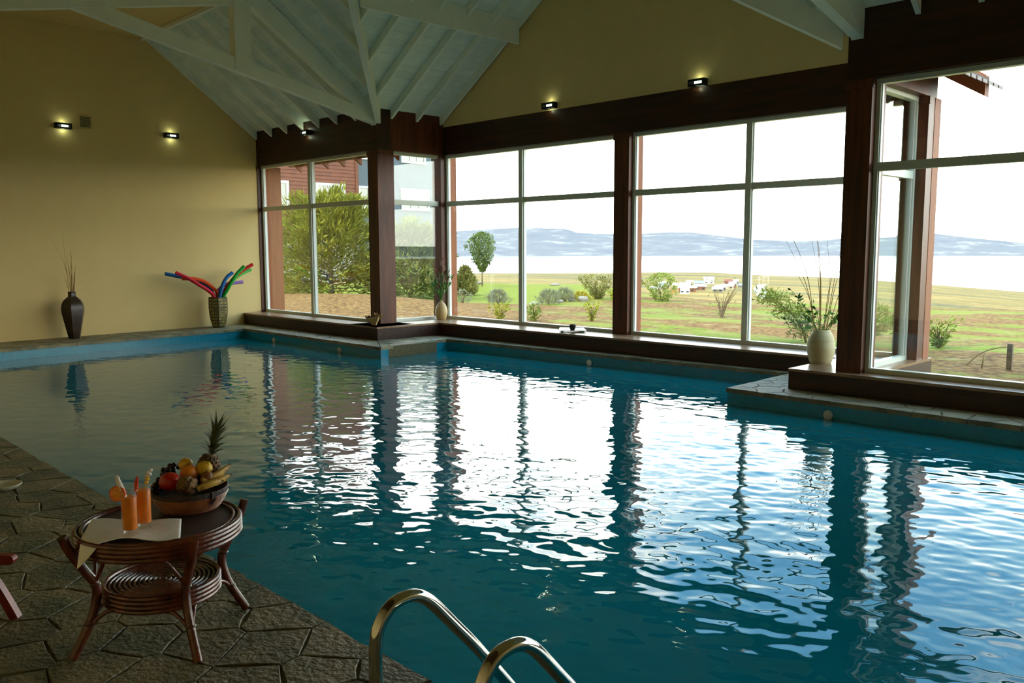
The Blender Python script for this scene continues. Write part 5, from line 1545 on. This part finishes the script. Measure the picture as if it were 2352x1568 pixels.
NOOD = [('red', (206, 42, 58), 'crimson pool noodle bending left out of the pot', [(-16.48, 7.84, .12), (-16.45, 7.775, .60), (-16.41, 7.64, .76), (-16.38, 7.44, .885), (-16.39, 7.23, 1.02), (-16.42, 6.99, 1.14)]),
        ('orange', (226, 84, 34), 'orange pool noodle arching left behind the crimson one', [(-16.51, 7.89, .12), (-16.50, 7.87, .66), (-16.48, 7.76, .82), (-16.47, 7.57, .955), (-16.47, 7.36, 1.01), (-16.48, 7.14, 1.02)]),
        ('deepblue', (28, 96, 160), 'blue pool noodle pointing far left behind the red ones', [(-16.53, 7.86, .12), (-16.58, 7.82, .66), (-16.58, 7.62, .90), (-16.57, 7.35, 1.00), (-16.56, 7.10, 1.06), (-16.56, 6.845, 1.12)]),
        ('blue', (44, 110, 178), 'blue pool noodle curving upright in the middle of the pot', [(-16.46, 7.865, .12), (-16.41, 7.865, .60), (-16.38, 7.89, .76), (-16.37, 7.95, .92), (-16.37, 8.04, 1.04), (-16.37, 8.15, 1.115)]),
        ('green', (36, 156, 50), 'dark green pool noodle curving up to the right', [(-16.47, 7.90, .12), (-16.43, 7.955, .60), (-16.38, 8.02, .76), (-16.36, 8.12, .93), (-16.36, 8.25, 1.10), (-16.36, 8.405, 1.24)]),
        ('scarlet', (196, 36, 36), 'scarlet pool noodle reaching farthest up to the right', [(-16.50, 7.90, .12), (-16.48, 7.965, .64), (-16.46, 8.08, .84), (-16.46, 8.22, 1.00), (-16.46, 8.42, 1.16), (-16.46, 8.645, 1.275)]),
        ('lime', (108, 200, 96), 'light green pool noodle under the scarlet one', [(-16.52, 7.90, .12), (-16.54, 7.975, .64), (-16.54, 8.10, .80), (-16.54, 8.24, .95), (-16.53, 8.43, 1.08), (-16.53, 8.64, 1.165)]),
        ('violet', (154, 116, 186), 'violet pool noodle lying level to the right', [(-16.54, 7.88, .12), (-16.60, 7.91, .66), (-16.60, 7.99, .80), (-16.60, 8.12, .87), (-16.60, 8.30, .895), (-16.60, 8.48, .908)])]
for nm, c, lab, pth in NOOD:
    pm('foam_' + nm, c, rough=0.75, spec=0.2)
    p = bez(pth, 8); t = thing('pool_noodle', lab, 'pool noodle', pth[0], 'pool noodles in the olive pot')
    MB().tube(p, 0.036, 14).build('foam', 'foam_' + nm, t, smooth=True)
    e = p[-1]; dd = (p[-1] - p[-2]).normalized()
    MB().tube([e - dd * .002, e + dd * .001], 0.011, 10).build('core_hole', 'foam_' + nm, t)

# ------------------------------------------------------------------ things on the window sills
pm('bowl_cream', (196, 172, 112), (160, 132, 80), scale=5, rough=0.55)
pm('petal_dark', (92, 30, 36), rough=0.8)
pm('petal_tan', (176, 140, 84), (140, 100, 56), scale=14, rough=0.8)
BWX, BWY = -12.40, 8.82
bo = thing('bowl_planter', 'small cream bowl of dried flowers on the corner of the sill', 'planter', (BWX, BWY, WIN_B))
m = MB().lathe([(0.0, 0.001), (0.045, 0.001), (0.060, 0.02), (0.150, 0.155), (0.138, 0.155), (0.055, 0.03), (0.0, 0.02)], (BWX, BWY, WIN_B), 4, cap_b=False)
ca, sa_ = cos(-0.05), sin(-0.05)
m.v = [(BWX + (x - BWX) * ca - (y - BWY) * sa_, BWY + (x - BWX) * sa_ + (y - BWY) * ca, z + (0.018 * ((x - BWX) + (y - BWY)) / .15 if z > WIN_B + .1 else 0)) for x, y, z in m.v]
m.build('bowl', 'bowl_cream', bo, smooth=20)
MB().lathe([(0.0, 0.12), (0.112, 0.118)], (BWX, BWY, WIN_B), 4, cap_b=False).build('soil', 'basket_band', bo)
gg = np.random.default_rng(6)
for nm, mt, n, cx, cy, L, W in (('dried_petals', 'petal_tan', 46, 0.03, 0.03, 0.10, 0.035), ('dried_petals', 'petal_dark', 26, -0.05, -0.05, 0.06, 0.035)):
    P = np.stack([BWX + cx + gg.normal(size=n) * .035, BWY + cy + gg.normal(size=n) * .035, WIN_B + .12 + gg.random(n) * .03], -1)
    V, F = kites(P, gg.normal(size=(n, 3)) * .6 + np.array([0.3 if cx > 0 else -.4, 0.3 if cx > 0 else -.4, 1.0]), L * gg.uniform(.6, 1.2, n), W * gg.uniform(.7, 1.2, n), gg)
    np_mesh(nm, V, F, mt, bo, kind='stuff')

pm('vase_cream', (206, 176, 122), (182, 148, 92), scale=3, rough=0.5, stretch=(14, 14, 0.3))
SVX, SVY = -12.44, 10.42
sv = thing('small_vase', 'small cream bottle vase with green stems in the bay corner', 'vase', (SVX, SVY, WIN_B))
MB().lathe([(0.0, 0.001), (0.082, 0.001), (0.095, 0.03), (0.116, 0.11), (0.119, 0.16), (0.108, 0.23), (0.080, 0.295), (0.042, 0.335), (0.024, 0.352), (0.021, 0.372), (0.026, 0.380), (0.018, 0.380), (0.014, 0.36), (0.0, 0.35)], (SVX, SVY, WIN_B), 30, cap_b=False).build('body', 'vase_cream', sv, smooth=True)
pm('stem_green', (92, 146, 48), (66, 116, 40), scale=8, rough=0.6)
pm('tip_red', (120, 52, 40), rough=0.7)
g = random.Random(21)
for k, (dx, dz, red) in enumerate([(-.28, .55, 0), (-.20, .68, 0), (-.12, .42, 0), (-.06, .60, 1), (0.0, .74, 1), (.04, .52, 0), (.08, .66, 1), (.13, .48, 0), (.16, .58, 1), (.20, .40, 0), (-.16, .33, 0), (-.24, .30, 0)]):
    e = Vector((SVX + dx * .7, SVY + dx * .7, WIN_B + .37 + dz)); b = Vector((SVX, SVY, WIN_B + .34))
    twig(b, e, (-dx * .12, -dx * .12, 0.04), 0.007, sv, 'stem', 'stem_green')
    n = 10; gg = np.random.default_rng(70 + k)
    f = gg.uniform(.35, 1.02, n)[:, None]; P = np.array(b)[None] * (1 - f) + np.array(e)[None] * f
    V, F = kites(P, gg.normal(size=(n, 3)) * .35 + np.array([dx, dx, .9]), .13 * gg.uniform(.5, 1.2, n), .026 * gg.uniform(.7, 1.3, n), gg)
    np_mesh('leaves', V, F, 'tip_red' if red else 'stem_green', sv, kind='stuff')

pm('tray_white', (236, 236, 232), rough=0.3)
pm('print_dark', (44, 44, 44), rough=0.5)
pm('green_glass', (70, 150, 110), rough=0.15)
tr = thing('tray', 'white square tray with two dark prints on the bay sill', 'tray', (-9.1, 10.42, WIN_B))
F1, F2, B2, B1 = [Vector(p) for p in ((-9.135, 10.12, .262), (-8.80, 10.425, .262), (-9.07, 10.665, .274), (-9.40, 10.44, .274))]
MB().hull8([F1, F2, B2, B1], [p + Vector((0, 0, .010)) for p in (F1, F2, B2, B1)]).build('plate', 'tray_white', tr)
def onp(u, v): return F1.lerp(F2, u).lerp(B1.lerp(B2, u), v) + Vector((0, 0, .0102))
for u in (0.22, 0.70): 
    q = [onp(u, .28), onp(u + .15, .28), onp(u + .15, .62), onp(u, .62)]
    MB().hull8(q, [p + Vector((0, 0, .001)) for p in q]).build('print', 'print_dark', tr)
for (u, v) in ((.12, .12), (.88, .12), (.12, .85), (.88, .85)):
    p = onp(u, v); MB().lathe([(0.0, 0), (0.02, 0), (0.02, p.z - .0105 - WIN_B - .001), (0.0, p.z - .0105 - WIN_B - .001)], (p.x, p.y, WIN_B + .001), 12, cap_b=False).build('foot', 'green_glass', tr, smooth=True)
c = onp(.5, .12)
pm('cup_brown', (40, 24, 20), (28, 18, 18), scale=8, rough=0.25)
pm('cup_inside', (150, 92, 46), rough=0.4)
cp = thing('cup', 'small dark brown cup standing on the white tray', 'cup', (c.x, c.y, c.z + .001))
MB().lathe([(0.0, 0.0), (0.034, 0.0), (0.046, 0.02), (0.055, 0.05), (0.053, 0.088), (0.050, 0.09), (0.050, 0.06), (0.0, 0.03)], (c.x, c.y, c.z + .001), 26, cap_b=False).build('body', 'cup_brown', cp, smooth=True)
MB().lathe([(0.0, 0.070), (0.0505, 0.070)], (c.x, c.y, c.z + .001), 26, cap_b=False).build('filling', 'cup_inside', cp)

BVX, BVY = -4.475, 9.60
pm('vase_pale', (206, 194, 148), (190, 176, 128), scale=2, rough=0.55, stretch=(1, 1, 16))
bv = thing('large_vase', 'large cream banded vase with tall thin twigs on the right sill', 'vase', (BVX, BVY, WIN_B))
vp = [(0.0, 0.001), (0.118, 0.001), (0.128, 0.02), (0.150, 0.10), (0.160, 0.17), (0.157, 0.24), (0.140, 0.30), (0.114, 0.355), (0.092, 0.392), (0.086, 0.396), (0.082, 0.388), (0.10, 0.34), (0.0, 0.30)]
MB().lathe(vp, (BVX, BVY, WIN_B), 36, cap_b=False).build('body', 'vase_pale', bv, smooth=True)
for z in (0.06, 0.105, 0.15, 0.195, 0.24, 0.285, 0.33): 
    r = float(np.interp(z, [p[1] for p in vp[:10]], [p[0] for p in vp[:10]]))
    MB().ring((BVX, BVY, WIN_B + z), r - .0012, .0022, 36, 6).build('groove_band', 'vase_pale', bv, smooth=True)
g = random.Random(31)
for (dx, z, bd) in ((-.55, 1.43, -.02), (-.50, 1.15, -.03), (-.14, 1.40, .0), (-.10, 1.25, 0), (-.16, 1.10, 0), (.02, 1.10, .05), (.28, 1.30, .03), (.33, 1.18, .03), (.42, 1.02, .05), (.46, .95, .08), (-.42, .85, -.02), (.20, .98, .0)):
    twig((BVX + dx * .10, BVY + dx * .10, WIN_B + .32), (BVX + dx * .72, BVY + dx * .70, WIN_B + .39 + z), (-dx * .18 + bd, -dx * .18 + bd, 0), 0.0042, bv)
for k, (dx, z) in enumerate(((-.40, .50), (-.30, .38), (-.44, .14), (-.25, .20), (.26, .24), (.36, .30), (.20, .14), (-.1, .30), (.12, .34))):
    e = Vector((BVX + dx * .7, BVY + dx * .7, WIN_B + .39 + z)); b = Vector((BVX + dx * .06, BVY + dx * .06, WIN_B + .34))
    twig(b, e, (0, 0, .05), .004, bv, 'leaf_stem', 'stem_green')
    n = 10; gg = np.random.default_rng(90 + k); f = gg.uniform(.35, 1.05, n)[:, None]; P = np.array(b)[None] * (1 - f) + np.array(e)[None] * f
    V, F = kites(P, gg.normal(size=(n, 3)) + np.array([0, 0, .3]), .075 * gg.uniform(.6, 1.2, n), .032 * gg.uniform(.7, 1.3, n), gg)
    np_mesh('leaves', V, F, 'stem_green', bv, kind='stuff')

pm('rope_dark', (50, 36, 32), (74, 58, 46), scale=20, rough=0.8)
ro = thing('braided_rope', 'dark braided rope lying on the sill at the right edge', 'rope', (-2.2, 9.22, WIN_B))
for k in range(3):
    ph = k * 2 * pi / 3; pth = []
    for i in range(90):
        x = -2.50 + i * 0.009; y = 9.262 - 0.18 * (i * .009) ** 1.2; a = i * 0.34 + ph
        rr_ = 0.013 * min(1, i / 6 + .25)
        pth.append((x, y + rr_ * cos(a), WIN_B + .026 + rr_ * sin(a)))
    MB().tube(pth, [0.0115 * min(1, i / 8 + .25) for i in range(90)], 7).build('strand', 'rope_dark', ro, smooth=True)
